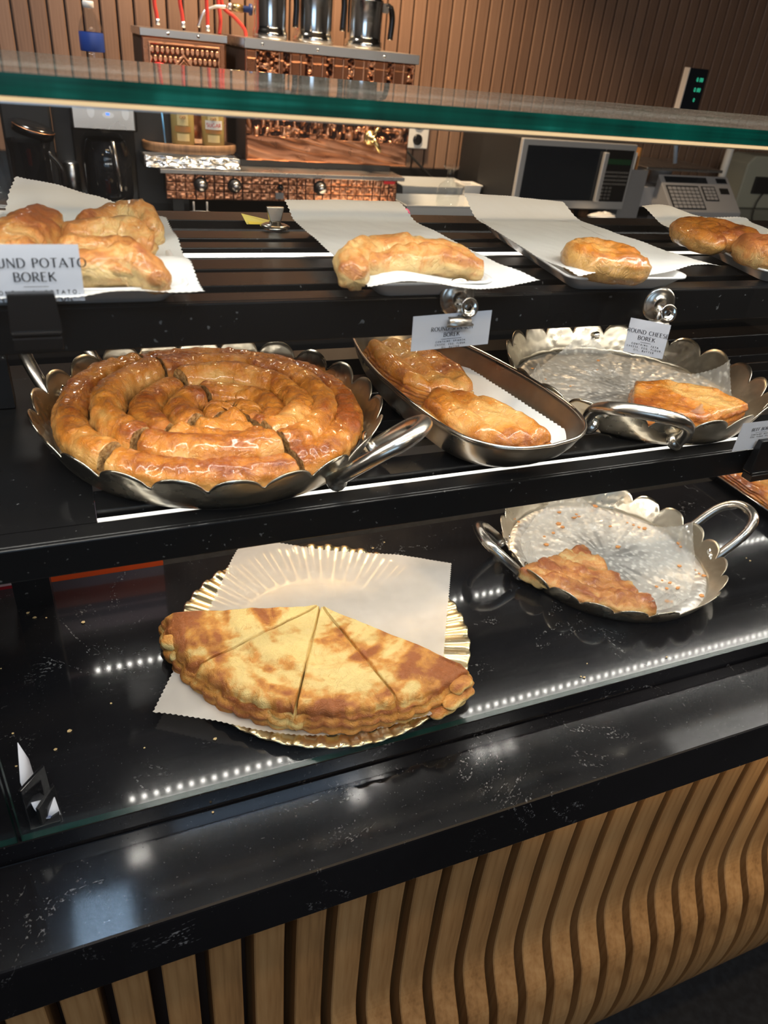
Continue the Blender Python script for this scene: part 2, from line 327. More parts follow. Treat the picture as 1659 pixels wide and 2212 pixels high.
# ------------------------------------------------------------------ stroke lettering (flat print)
def _arc(cx, cy, rx, ry, a0, a1, n=12): return [(cx+rx*cos(radians(a0+(a1-a0)*i/n)), cy+ry*sin(radians(a0+(a1-a0)*i/n))) for i in range(n+1)]
GL = {
 'A': (.9, [[(.03, 0), (.45, 1)], [(.45, 1), (.87, 0)], [(.2, .35), (.7, .35)]]), 'B': (.72, [[(.12, 0), (.12, 1)], [(.12, 1), (.35, 1)]+_arc(.35, .76, .25, .24, 90, -90)+[(.12, .52)], [(.12, .52), (.38, .52)]+_arc(.38, .26, .29, .26, 90, -90)+[(.12, 0)]]),
 'C': (.85, [_arc(.48, .5, .4, .5, 45, 315, 20)]), 'D': (.88, [[(.12, 0), (.12, 1)], [(.12, 1), (.35, 1)]+_arc(.36, .5, .44, .5, 90, -90, 16)+[(.12, 0)]]),
 'E': (.68, [[(.12, 0), (.12, 1)], [(.12, 1), (.6, 1)], [(.12, .52), (.5, .52)], [(.12, 0), (.62, 0)]]), 'F': (.62, [[(.12, 0), (.12, 1)], [(.12, 1), (.58, 1)], [(.12, .52), (.48, .52)]]),
 'G': (.9, [_arc(.48, .5, .4, .5, 45, 345, 20), [(.86, .4), (.6, .4)]]), 'H': (.85, [[(.12, 0), (.12, 1)], [(.73, 0), (.73, 1)], [(.12, .52), (.73, .52)]]),
 'I': (.28, [[(.14, 0), (.14, 1)]]), 'K': (.8, [[(.12, 0), (.12, 1)], [(.7, 1), (.14, .45)], [(.3, .6), (.76, 0)]]), 'L': (.62, [[(.12, 0), (.12, 1)], [(.12, 0), (.58, 0)]]),
 'N': (.9, [[(.12, 0), (.12, 1)], [(.12, 1), (.78, 0)], [(.78, 0), (.78, 1)]]), 'O': (.96, [_arc(.48, .5, .42, .5, 0, 360, 24)]),
 'P': (.68, [[(.12, 0), (.12, 1)], [(.12, 1), (.34, 1)]+_arc(.34, .74, .27, .26, 90, -90)+[(.12, .48)]]), 'R': (.76, [[(.12, 0), (.12, 1)], [(.12, 1), (.34, 1)]+_arc(.34, .74, .26, .26, 90, -90)+[(.12, .48)], [(.36, .48), (.72, 0)]]),
 'S': (.64, [_arc(.32, .76, .23, .24, 40, 265, 12)+_arc(.32, .26, .26, .26, 85, -140, 12)]), 'T': (.78, [[(.39, 0), (.39, 1)], [(.05, 1), (.73, 1)]]),
 'U': (.84, [[(.12, 1), (.12, .35)]+_arc(.42, .33, .3, .33, 180, 360, 12)+[(.72, 1)]]), 'M': (1., [[(.12, 0), (.12, 1)], [(.12, 1), (.5, .2)], [(.5, .2), (.88, 1)], [(.88, 0), (.88, 1)]]),
 ',': (.3, [[(.16, .08), (.1, -.16)]]), '.': (.3, [[(.14, 0), (.14, .1)]]), ':': (.3, [[(.14, .05), (.14, .18)], [(.14, .6), (.14, .73)]]), ' ': (.42, []),
 'p': (.62, [[(.1, -.3), (.1, .62)], _arc(.34, .3, .24, .31, 180, -180, 16)]), 'e': (.6, [[(.08, .32), (.54, .32)]+_arc(.31, .31, .23, .31, 0, 310, 14)]), 'r': (.4, [[(.1, 0), (.1, .62)], _arc(.32, .36, .22, .24, 170, 70, 6)]),
 'i': (.22, [[(.11, 0), (.11, .62)], [(.11, .85), (.11, .95)]]), 'l': (.22, [[(.11, 0), (.11, 1)]]),
 '0': (.6, [_arc(.3, .5, .22, .5, 0, 360, 14)]), '9': (.6, [_arc(.3, .7, .22, .3, 0, 360, 12), [(.52, .7), (.48, 0)]]), '8': (.6, [_arc(.3, .75, .2, .25, 0, 360, 12), _arc(.3, .25, .24, .25, 0, 360, 12)])}
def tw(s, h, sp=.12): return sum((GL.get(c, GL[' '])[0]+sp)*h for c in s)-sp*h
def text_to(mb, s, h, cx, y, T, bold=.13, thin=.05, serif=True, sp=.12, align='c', off=.0004, wob=0):
    "adds strokes to MB; T maps (u, v, w) on the card to a point"
    x = cx-tw(s, h, sp)/2 if align == 'c' else cx
    for c in s:
        w, st = GL.get(c, GL[' '])
        for q in st:
            q = [(a+(random.uniform(-wob, wob) if wob else 0), b+(random.uniform(-wob, wob) if wob else 0)) for a, b in q]
            L = []; R = []
            for i, (a, b) in enumerate(q):
                p0 = q[max(i-1, 0)]; p1 = q[min(i+1, len(q)-1)]; dx, dy = p1[0]-p0[0], p1[1]-p0[1]; l = sqrt(dx*dx+dy*dy) or 1; dx /= l; dy /= l
                k = (thin+(bold-thin)*abs(dy)**1.5)/2
                if serif and c in 'AN' and dy > .3: k = thin/2*1.3
                L.append((a-dy*k, b+dx*k)); R.append((a+dy*k, b-dx*k))
            n = len(q); mb.add([T(x+a*h, y+b*h, off) for a, b in L+R], [(i, n+i, n+i+1, i+1) for i in range(n-1)])
            if serif and len(q) == 2 and abs(q[0][1]-q[1][1]) > .8:
                for (a, b) in q: mb.add([T(x+(a+u)*h, y+(b+v)*h, off) for u, v in ((-.11, -.018), (.11, -.018), (.11, .018), (-.11, .018))], [(0, 1, 2, 3)])
        x += (w+sp)*h
    return mb
# =================================================================== ROOM
FZ, CZ = -.95, 1.75; WX0, WX1, WY0, WY1 = -3.2, 5.0, -3.2, 2.72
tag(MB().box(WX0, WX1, WY0, WY1, FZ-.05, FZ).build('floor', M['floor']), kind='structure')
tag(MB().box(WX0, WX1, WY0, WY1, CZ, CZ+.05).build('ceiling', M['ceiling']), kind='structure')
wb = tag(MB().box(WX0, WX1, WY1, WY1+.08, FZ, CZ).build('wall_back', M['dark_wood']), kind='structure')
tag(MB().box(WX0-.08, WX0, WY0, WY1, FZ, CZ).build('wall_left', M['wall']), kind='structure')
tag(MB().box(WX1, WX1+.08, WY0, WY1, FZ, CZ).build('wall_right', M['wall']), kind='structure')
tag(MB().box(WX0, WX1, WY0-.08, WY0, FZ, CZ).build('wall_front', M['wall']), kind='structure')
w1 = tag(MB().box(-3.0, -1.4, WY0, WY0+.05, .04, .09).box(-3.0, -1.4, WY0, WY0+.05, 1.41, 1.46).box(-3.0, -2.95, WY0, WY0+.05, .04, 1.46).box(-1.45, -1.4, WY0, WY0+.05, .04, 1.46).build('window_1', M['black']), kind='structure')
pm = MB().box(-.0209, .0209, -.012, 0, FZ, CZ, b=.003).mesh('plank'); pm.materials.append(M['walnut'])
for k in range(-30, 78):
    p = bpy.data.objects.new('plank', pm); COL.objects.link(p); p.parent = wb; p.location = (-.012+k*.0475, WY1, 0)
# =================================================================== CUSTOMER COUNTER
XL, XR = -1.6, 3.4
sc = thing('service_counter', 'black veined stone counter with a wavy slatted oak front, under the pastry case', 'counter', (0, 0, 0))
MB().box(XL, XR, .393, .4985, -.1065, -.027).build('countertop', M['stone'], sc, bevel=.003)
MB().box(XL, XR, .4985, .905, -.1065, 0).build('deck_slab', M['stone'], sc, bevel=.0012)
MB().box(XL, XR, .475, .905, FZ, -.1065).build('carcass', M['dark_wood'], sc)
MB().box(XL, XR, .9055, 1.30, -.24, -.20).build('work_shelf', M['floor'], sc); MB().box(XL, XR, .9055, 1.28, FZ, -.24).build('work_cabinet', M['black_matt'], sc)
prof = [(-.1065, .423), (-.17, .423), (-.24, .422), (-.318, .418), (-.389, .414), (-.424, .409), (-.446, .401), (-.47, .387), (-.495, .371), (-.52, .362), (-.547, .356), (-.583, .350), (-.624, .348), (-.66, .349), (-.70, .354), (-.76, .370), (-.82, .393), (-.88, .410), (-.95, .42)]
pp = bez([(0, y, z) for z, y in prof], 3)
vs = []; w = .0178; b = .0016
for p in pp: vs += [(-w, p.y+b, p.z), (-w+b, p.y, p.z), (w-b, p.y, p.z), (w, p.y+b, p.z), (w, .472, p.z), (-w, .472, p.z)]
fs = [(i*6+k, i*6+(k+1) % 6, (i+1)*6+(k+1) % 6, (i+1)*6+k) for i in range(len(pp)-1) for k in range(6)]
sm = MB().add(vs, [tuple(reversed(f)) for f in fs], False).mesh('slat')
sm.polygons.foreach_set('use_smooth', [False]*len(sm.polygons)); sm.materials.append(M['oak'])
for k in range(-12, 56):
    o = bpy.data.objects.new('slat', sm); COL.objects.link(o); o.parent = sc; o.location = (.067+k*.05, 0, 0)
# dark cable hanging under the counter edge
c0 = aty(240, 2105, .41); c1 = aty(312, 2090, .41)
# =================================================================== DISPLAY CASE
dc = thing('display_case', 'glass pastry display case standing on the black stone counter', 'display case', (0, .5, 0))
def glassbox(name, x0, x1, y0, y1, z0, z1, parent, big, edgefaces, em='edge'):
    mb = MB().box(x0, x1, y0, y1, z0, z1); me = mb.mesh(name); me.materials.append(big); me.materials.append(M[em])
    for i in edgefaces: me.polygons[i].material_index = 1
    o = link(name, me, None, parent); return o
def rel(o): o.location = tuple(-c for c in o.parent.location); return o
rel(glassbox('glass_top', -1.5, 3.3, .4985, .722, .6362, .6474, dc, M['dusty'], (2, 3, 4, 5)))
XS = -.1105
rel(glassbox('front_pane', XS+.002, 3.2, .4990, .5060, .0005, .6358, dc, M['pane'], (0, 1, 4, 5), 'pane_edge'))
rel(glassbox('front_pane', -1.45, XS-.002, .4990, .5060, .0005, .6358, dc, M['pane'], (0, 1, 4, 5), 'pane_edge'))
lp = rel(MB().box(-1.4, 3.1, .5124, .526, .6312, .6358).build('light_channel', M['alu'], dc))
df = MB().box(-1.4, 3.1, .5105, .5122, .6324, .6356).build('diffuser', M['diffuser'], lp)
for x in (-.1150, 2.3):
    for z0_, z1_ in ((0, .2735), (.2905, .4795)): rel(MB().box(x, x+.045, .856, .884, z0_, z1_).build('support_post', M['black'], dc))
def leds(parent, y, z, x0, x1, pitch=.0165, up=False):
    mb = MB(); n = int((x1-x0)/pitch)
    for i in range(n):
        x = x0+i*pitch; mb.add([(x, y, z), (x+.005, y, z), (x+.005, y+.004, z), (x, y+.004, z)], [(0, 3, 2, 1)])
    o = mb.build('led_strip', M['led'], parent); tag(o, kind='stuff'); return o
def shelf(name, label, zt, bars, white, arm, back, ledy):
    t = thing(name, label, 'shelf', (0, .571, zt)); 
    rel(MB().box(-1.3, 3.1, .571, .5755, zt-.0345, zt).box(-1.3, 3.1, .5755, .598, zt-.004, zt).build('front_rail', M['black'], t, bevel=.0014))
    rel(MB().box(-.55, arm, .5985, back, zt-.012, zt-.0004).build('end_plate', M['black'], t))
    for y0, y1, dz in bars:
        rel(MB().box(arm+.0002, 3.0, y0, y1, zt-.016, zt-dz).build('shelf_bar', M['black'], t, bevel=.0008))
    rel(MB().box(-1.2, 3.0, back-.045, back, zt-.030, zt-.0002).build('rear_rail', M['black'], t, bevel=.0008))
    y0, y1, dz = white
    lc = rel(MB().box(arm+.0002, 3.0, y0, y1, zt-dz-.008, zt-dz).build('light_channel', M['alu'], t, bevel=.0006))
    dd = MB().box(arm+.0004, 3.0, y0+.0015, y1-.0015, zt-dz+.0001, zt-dz+.0006).build('diffuser', M['diffuser_white'], lc)  # glow added on the channel's top face so it shows as a white line
    return t
midz, topz = .290, .496
ms = shelf('display_shelf', 'lower black slatted shelf inside the case, carrying the big round pie', midz, [(.6180, .654, .0006), (.742, .770, .0006), (.792, .820, .0006), (.855, .885, .0006)], (.6060, .6135, .006), -.001, .985, .69)
ts = shelf('display_shelf', 'upper black slatted shelf inside the case, carrying four white trays', topz, [(.618, .658, .0006), (.668, .700, .0006), (.742, .765, .0006), (.780, .812, .0006)], (.714, .727, .002), -.03, .905, .82)
leds_y = .686
led = thing('led_light_bar', 'slim aluminium light bar with white diodes under the lower shelf', 'light bar', (0, .69, .25))
rel(MB().box(-.02, 3.0, .698, .714, .2515, .2735).build('channel', M['alu'], led)); rel(leds(led, .703, .2512, -.01, 2.6))
led2 = thing('led_light_bar', 'slim aluminium light bar with white diodes under the rear of the lower shelf', 'light bar', (0, .952, .24))
rel(MB().box(-.2, 3.0, .946, .958, .2295, .2598).build('channel', M['alu'], led2)); rel(leds(led2, .950, .2290, -.035, 1.5)); 
# =================================================================== METAL TRAYS
def tray(label, c, z0, rb, rr, hb, hl, n, ph, handles, floor_lip=.006):
    t = thing('serving_tray', label, 'tray', (c[0], c[1], z0))
    N = n*18; th = np.arange(N)/N*2*pi; fr = ((th/(2*pi)*n+ph) % 1)
    H = hb+hl*np.sqrt(np.clip(1-(2*fr-1)**2, 0, 1)); m = 9; tt = np.linspace(0, 1, m)
    Z = H[:, None]*tt[None]; R = rb+(rr-rb)*(Z/(hb+hl))**.85+.0012*fbm(np.cos(th)*3, np.sin(th)*3)[:, None]*tt
    V = np.stack([R*np.cos(th)[:, None], R*np.sin(th)[:, None], Z+.0007], -1)
    o = mesh_np('rim', V, gridF(N, m, cu=True), M['tray'], t); s = o.modifiers.new('t', 'SOLIDIFY'); s.thickness = .0014; s.offset = 0
    fl = MB().lathe([(0, .0006), (0, .0006), (rb-.018, .0006), (rb-.014, .0030), (rb-.006, .0034), (rb, .0008)], n=96).build('tray_floor', M['tray_floor'], t)
    for phi, tip, out, dl in handles:
        phi = radians(phi); dl = radians(dl); rw = rb+(rr-rb)*.5
        def pt(r, a, z): return (r*cos(phi+a), r*sin(phi+a), z)
        path = bez([pt(rw+.004, -dl, .012), pt(rw+.016, -dl*1.05, .024), pt(rw+out*.72, -dl*.82, tip*.78), pt(rw+out, -dl*.35, tip), pt(rw+out, dl*.35, tip), pt(rw+out*.72, dl*.82, tip*.78), pt(rw+.016, dl*1.05, .024), pt(rw+.004, dl, .012)], 10)
        L = len(path)-1; rr_ = []
        for i in range(L+1):
            s_ = abs(i/L-.5)*2; r_ = .0075 if s_ < .8 else .0075+.0045*sst(.8, .97, s_)
            if s_ < .30: r_ += .0008*abs(sin(i*1.6))
            rr_.append(float(r_))
        h = MB().tube(path, rr_, 14).build('handle', M['nickel'], t)
        for sgn in (-1, 1):
            rv = MB()
            q = Vector(pt(rw-.0035, sgn*dl, .026)); Mx = Matrix.Translation(q) @ Vector((-cos(phi+sgn*dl), -sin(phi+sgn*dl), .1)).to_track_quat('Z', 'Y').to_matrix().to_4x4()
            rv.lathe([(.0058, 0), (.005, .0016), (.003, .0028), (0, .0032)], n=14, M=Mx)
            rv.build('rivet', M['chrome'], h)
    return t
C1, C2, C3 = (.137, .757), (.7225, .757), (.764, .740)
T1 = tray('round scalloped metal tray with two handles, filled by the big coiled pie', C1, midz, .166, .189, .022, .022, 22, .3, [(-47, .070, .066, 13), (139, .074, .055, 13)])
T2 = tray('round scalloped metal tray with handles, almost empty, behind the small white cheese card', C2, midz, .160, .181, .022, .022, 21, .1, [(-127, .066, .060, 17), (58, .060, .045, 13)])
T3 = tray('round scalloped metal tray with handles on the stone deck under the shelves', C3, 0.0, .160, .181, .018, .019, 22, .6, [(-9, .078, .070, 12), (171, .062, .058, 13)])
# oblong pan ------------------------------------------------------------
def oblong():
    t = thing('oblong_pan', 'deep oblong tarnished silver pan between the two round trays', 'pan', (.447, .75, midz))
    right = [(.460, .566), (.500, .577), (.528, .602), (.540, .640), (.541, .690), (.534, .755), (.517, .835), (.495, .895), (.468, .945), (.430, .965)]
    left = [(.392, .955), (.362, .92), (.349, .86), (.345, .80), (.347, .74), (.354, .68), (.366, .62), (.388, .585), (.420, .568)]
    P = bez([(x, y, 0) for x, y in right+left]+[(right[0][0], right[0][1], 0)], 8)[:-1]
    B = np.array([(p.x-.447, p.y-.75) for p in P]); N = len(B); c = B.mean(0)
    prof = [(0, .0005), (.35, .0005), (.62, .0005), (.76, .0012), (.84, .006), (.90, .014), (.95, .026), (.985, .038), (1.0, .043), (1.012, .0435), (1.012, .042), (.99, .034), (.955, .0225), (.905, .0105), (.84, .003)][:11]
    V = np.array([[(c[0]+(b[0]-c[0])*k, c[1]+(b[1]-c[1])*k, z) for k, z in prof] for b in B])
    o = mesh_np('bowl', V, gridF(N, len(prof), cu=True), M['pan'], t); s = o.modifiers.new('t', 'SOLIDIFY'); s.thickness = .0016; s.offset = 1
    o2 = MB().tube([(V[i % N][8][0], V[i % N][8][1], .0435) for i in range(N+1)], .0021, 8, cap=False).build('rim_bead', M['nickel'], t)
    return t, B, c
OB, OBB, OBC = oblong()
# gold cardboard plate ----------------------------------------------------
CP = (.262, .692)
gp = thing('cake_plate', 'round gold cardboard plate with a fluted rim, under the flat pie', 'plate', (CP[0], CP[1], 0))
N = 720; th = np.arange(N)/N*2*pi; rs = np.array([0, .05, .09, .118, .124, .130, .150, .170, .186, .1925, .1945, .1940])
zb = np.array([.0012, .0012, .0012, .0012, .0018, .0032, .0055, .0085, .0112, .0118, .0112, .0100]); am = np.array([0, 0, 0, 0, 0, .0006, .0011, .0015, .0017, .0018, .0016, .0016])
fl = np.sign(np.cos(th*46))*np.abs(np.cos(th*46))**.5; bead = 1+.008*np.abs(np.cos(th*23))
V = np.stack([rs[None]*np.where(rs > .18, bead[:, None], 1)*np.cos(th)[:, None], rs[None]*np.where(rs > .18, bead[:, None], 1)*np.sin(th)[:, None], zb[None]+am[None]*fl[:, None]], -1)
o = mesh_np('plate_disc', V, gridF(N, len(rs), cu=True), M['gold'], gp); s = o.modifiers.new('t', 'SOLIDIFY'); s.thickness = .0008; s.offset = 1
# =================================================================== PAPERS
def sheet(label, corners, zf, mat, n=70, zig=(1, 1, 1, 1), name='paper_sheet', cat='paper', group=None, bow=.0):
    "corners: back-left, back-right, front-right, front-left (x, y)"
    A, B, C, D = [np.array(c, float) for c in corners]; u = np.linspace(0, 1, n)[:, None, None]; v = np.linspace(0, 1, n)[None, :, None]
    XY = (A*(1-u)+B*u)*(1-v)+(D*(1-u)+C*u)*v
    zz = .0016
    k = np.arange(n) % 2
    if zig[0]: XY[:, 0] += (C-B)/np.linalg.norm(C-B)*-zz*k[:, None]
    if zig[2]: XY[:, -1] += (C-B)/np.linalg.norm(C-B)*zz*k[:, None]
    if zig[1]: XY[-1] += (B-A)/np.linalg.norm(B-A)*zz*k[:, None]
    if zig[3]: XY[0] -= (B-A)/np.linalg.norm(B-A)*zz*k[:, None]
    out = zf(XY[..., 0], XY[..., 1], u[..., 0]+0*XY[..., 0], v[..., 0]+0*XY[..., 0])
    if isinstance(out, tuple): X, Y, Z = out
    else: X, Y, Z = XY[..., 0], XY[..., 1], out
    c = (X.mean(), Y.mean(), Z.min()); o = mesh_np(name, np.stack([X-c[0], Y-c[1], Z-c[2]], -1), gridF(n, n), mat)
    o.location = c; return tag(o, label, cat, group)
def in_tray(C, z0, rb, slope_h, keep=None, base=.0052):
    def f(x, y, u, v):
        dx, dy = x-C[0], y-C[1]; r = np.hypot(dx, dy)+1e-9; ex = np.clip(r-(rb-.012), 0, None)
        r2 = np.minimum(r, rb-.012)+ex*.16+.004*np.clip(ex*8, 0, 1); z = z0+base+ex*slope_h+.0012*fbm(x*40, y*40)+.002*np.clip(ex*20, 0, 1)*vn(x*50, y*50)
        return C[0]+dx/r*r2, C[1]+dy/r*r2, z
    return f
def rot4(c, a, s, s2=None):
    a = radians(a); s2 = s2 or s; return [(c[0]+cos(a)*p*s-sin(a)*q*s2, c[1]+sin(a)*p*s+cos(a)*q*s2) for p, q in ((-1, 1), (1, 1), (1, -1), (-1, -1))]
sheet('parchment liner under the big coiled pie', rot4(C1, 12, .128), in_tray(C1, midz, .160, .85), M['parchment'])
sheet('greasy parchment liner in the almost empty tray behind the cheese card', rot4((C2[0], C2[1]-.005), 37, .132), in_tray(C2, midz, .154, .95), M['greased'])
sheet('greasy parchment liner with crumbs in the tray on the stone deck', rot4((C3[0], C3[1]), 40, .136), in_tray(C3, 0, .154, .95), M['greased'])
def plate_paper(x, y, u, v):
    r = np.hypot(x-CP[0], y-CP[1]); z = np.where(r < .13, .0062, .0062+np.clip(r-.13, 0, .065)*.17)-np.clip(r-.197, 0, 1)**1*.10
    z = np.maximum(z+.0016+.0006*fbm(x*25, y*25)+.004*sst(.15, .19, r)*sst(.75, .85, y), .0012); return x+0*z, np.maximum(y-.030*np.sin(pi*np.clip(u, 0, 1))**1.2*v**3, .5085), z
sheet('square parchment sheet on the gold plate, under the flat half pie', [(.2, .907), (.493, .777), (.342, .5085), (.03, .613)], plate_paper, M['parchment'], n=110)
def oblong_paper(x, y, u, v):
    w_ = (x-(.448-.10*(y-.70)))/.066; z = midz+.0065+.026*np.clip(np.abs(w_)-.55, 0, 2)**1.4+.020*np.clip((.62-y)/.04, 0, 1)**1.6
    return x, y, z+.0008*fbm(x*40, y*20)
sheet('white parchment strip with torn edges lining the oblong pan', [(.375, .925), (.496, .925), (.533, .612), (.383, .605)], oblong_paper, M['paper'], n=90)
# =================================================================== PASTRIES
def rope(path, a, b, z0, cap=('round', 'round'), seed=0, m=26, step=.0022, ripple=1.0, sink=.0):
    P = [Vector((p[0], p[1], p[2] if len(p) > 2 else 0)) for p in path]
    d = [0]; 
    for i in range(1, len(P)): d.append(d[-1]+(P[i]-P[i-1]).length)
    L = d[-1]; n = max(8, int(L/step)); s = np.linspace(0, L, n); d = np.array(d); X = np.array([[*p] for p in P])
    C = np.stack([np.interp(s, d, X[:, k]) for k in range(3)], -1); T = np.gradient(C, axis=0); T /= np.linalg.norm(T, axis=1)[:, None]+1e-9
    S = np.stack([T[:, 1], -T[:, 0], 0*T[:, 0]], -1)
    aa = a*(1+.05*fbm(s*14+seed, seed*1.7)) if np.isscalar(a) else np.interp(s/L, np.linspace(0, 1, len(a)), a)*(1+.08*fbm(s*22+seed, seed*1.7))
    e = np.ones(n); fill = np.zeros(n)
    for end in (0, 1):
        q = s if end == 0 else L-s
        if cap[end] == 'round': k = a if np.isscalar(a) else a[0 if end == 0 else -1]; e *= np.sqrt(np.clip(1-(1-np.clip(q/(k*.95), 0, 1))**2, .0005, 1))
        else: e *= .93+.07*np.clip(q/.006, 0, 1)
    # end discs
    idx = list(range(n)); sc = [1.0]*n; 
    if cap[0] == 'cut': idx = [0, 0, 0]+idx; sc = [.02, .5, .97]+sc
    if cap[1] == 'cut': idx = idx+[n-1]*3; sc = sc+[.97, .5, .02]
    ff = np.array([1.0 if q < .98 else 0.0 for q in sc]); idx = np.array(idx); sc = np.array(sc); phi = np.arange(m)/m*2*pi; bb = aa/np.mean(aa)*b
    co, si = np.cos(phi), np.sin(phi); E = (e[idx]*sc)[:, None]
    rx = (aa[idx][:, None]*E)*np.sign(co)*np.abs(co)**.9; rz = bb[idx][:, None]*E*si
    base = C[idx][:, None, :]+S[idx][:, None, :]*rx[..., None]; z = z0+C[idx, 2][:, None]+bb[idx][:, None]*1.0+rz-sink
    sm = s[idx][:, None]; x, y = base[..., 0], base[..., 1]
    nd = ripple*(.0012*fbm(x*36+seed, y*36, z*36, 3)+.0007*vn(sm*150+seed, phi[None]*1.2, seed)+.0013*(np.abs(vn(sm*20+seed, phi[None]*2.6+sm*26, seed)*1.6)-.4)+.0008*(np.abs(vn(x*75, y*75, z*75+seed)*2)-.5))
    nd = nd*E; x = x+S[idx, 0][:, None]*co*nd; y = y+S[idx, 1][:, None]*co*nd; z = np.maximum(z+si*nd*1.3, z0+C[idx, 2][:, None]-sink+.0002)
    br = .04+.58*sst(-.15, .95, si)[None]+.5*fbm(x*15+seed, y*15, seed, 3)+.16*vn(sm*45, phi*2, seed)+60*nd
    fl = np.repeat(ff[:, None], m, 1)*(1-.2*np.abs(si))
    return np.stack([x, y, z], -1), gridF(len(idx), m, cv=True), br, fl
def pastry_obj(name, label, cat, parts, mat, origin, group=None, parent=None):
    Vs, Fs, Bs, Ls, off = [], [], [], [], 0
    for V, F, b_, f_ in parts:
        Vs.append(V.reshape(-1, 3)); Fs.append(F+off); Bs.append(np.ravel(b_)); Ls.append(np.ravel(f_)); off += len(Vs[-1])
    V = np.concatenate(Vs)-np.array(origin)
    o = mesh_np(name, V, np.concatenate(Fs), mat, None, {'brown': np.concatenate(Bs), 'fill': np.concatenate(Ls)}); o.location = origin
    return tag(o, label, cat, group)
def slab(pts, z0, h, disp, brown, crust=None, cen=None, n=360, nr=70, rnd=.008, bulge=.004, lay=5, layamp=.0012, seed=0, ns=26, undercut=.0):
    P = np.array(pts, float); Q = np.vstack([P, P[:1]]); d = np.r_[0, np.cumsum(np.hypot(*np.diff(Q, axis=0).T))]; s = np.linspace(0, d[-1], n, endpoint=False)
    B = np.stack([np.interp(s, d, Q[:, k]) for k in (0, 1)], -1); c = np.array(cen) if cen is not None else B.mean(0)
    cr = np.interp(s, d, np.r_[crust, crust[0]]) if crust is not None else np.ones(n)
    tg = np.roll(B, -2, 0)-np.roll(B, 2, 0); tg /= np.linalg.norm(tg, axis=1)[:, None]+1e-9; nm = np.stack([tg[:, 1], -tg[:, 0]], -1)
    sgn = np.sign(((B-c)*nm).sum(1).mean()); nm *= sgn
    t = np.linspace(0, 1, nr)**.8; XY = c+(B[:, None]-c)*t[None, :, None]; dist = np.linalg.norm(B-c, axis=1)[:, None]*(1-t[None])
    x, y = XY[..., 0], XY[..., 1]; rn = rnd*(.25+.75*cr)[:, None]
    z = h-rn*(1-np.sqrt(np.clip(1-(1-np.clip(dist/rn, 0, 1))**2, 0, 1)))*.85+disp(x, y)*(.4+.6*np.clip(dist/.01, 0, 1))
    br = brown(x, y)+.18*cr[:, None]*(1-np.clip(dist/.02, 0, 1))
    q = np.linspace(0, 1, ns)[None, 1:]; ze = z[:, -1:]; zs = ze*(1-q); ph = q*lay*2*pi+4.5*fbm(B[:, 0]*22, B[:, 1]*22, seed)[:, None]
    o_ = (bulge*np.sin(pi*q)*(.3+.7*cr[:, None])-undercut*q*cr[:, None]+layamp*(.35+.65*np.abs(vn(B[:, :1]*25, B[:, 1:]*25, q*2+seed)*2))*np.sin(ph)+.0042*fbm(B[:, :1]*22, B[:, 1:]*22, zs*75+seed)+.0012*fbm(B[:, :1]*110, B[:, 1:]*110, zs*160+seed))
    xs = B[:, :1]+nm[:, :1]*o_; ys = B[:, 1:]+nm[:, 1:]*o_
    bs = cr[:, None]*(.68-.25*q)+(1-cr[:, None])*.05+.16*np.sin(ph)+.6*fbm(B[:, :1]*24, B[:, 1:]*24, zs*30)
    X = np.concatenate([x, xs], 1); Y = np.concatenate([y, ys], 1); Z = np.concatenate([z, zs], 1)+z0; BR = np.concatenate([br, bs], 1)
    return np.stack([X, Y, Z], -1), gridF(n, X.shape[1], cu=True), BR, np.zeros_like(BR)
# --- big coiled pie in three cuts
S0 = np.array((.152, .716)); K = 5; wr = .1655/K
def ring_pt(k, th):
    rho = (k+.5)*wr*(1+.0*th); f = min(1, (k+.3)/(K-1)); c = S0*(1-f)+np.array(C1)*f; return c, rho
def ray_ang(k, ang):
    c, rho = ring_pt(k, 0); d = np.array((cos(ang), sin(ang))); o = S0-c; b_ = o@d; disc = b_*b_-(o@o-rho*rho)
    if disc < 0: return ang
    t = -b_+sqrt(disc); p = S0+d*t-c; return atan2(p[1], p[0])
def coil_piece(label, a0, a1, seed):
    parts = []; a0, a1 = radians(a0), radians(a1)
    for k in range(K):
        c, rho = ring_pt(k, 0); g = .0022/rho; q0 = ray_ang(k, a0); q1 = ray_ang(k, a1)
        while q1 < q0+.05: q1 += 2*pi
        while q1-q0 > 2*pi: q1 -= 2*pi
        g += .0016*abs(math.sin(seed*3+k*1.9))/rho
        th = np.linspace(q0+g, q1-g, 60); wob = .0028*fbm(th*2.2+k*5, seed*1.3+k)
        path = [(c[0]+(rho+w_)*cos(t), c[1]+(rho+w_)*sin(t), .0014*math.sin(t*3+k*2)) for t, w_ in zip(th, wob)]
        h = .0205+.0022*math.sin(k*2.1+seed)+(.001 if 0 < k < 4 else -.0015)
        parts.append(rope(path, wr*.545, h, midz+.0062, ('cut', 'cut'), seed*10+k, m=44, ripple=1.1, step=.0016))
    cx, cy = S0[0]+.1*cos((a0+a1)/2), S0[1]+.1*sin((a0+a1)/2)
    return pastry_obj('coiled_pie', label, 'pie', parts, M['coil'], (cx, cy, midz+.0062), 'cut pieces of the big coiled pie')
coil_piece('left cut of the big glazed coiled pie in the scalloped tray', 113.8, 202.8, 1)
coil_piece('front cut of the big glazed coiled pie, nearest the shelf rail', 202.8, 289.4, 2)
coil_piece('large right cut of the big glazed coiled pie, with scorched flakes', 289.4, 473.8, 3)
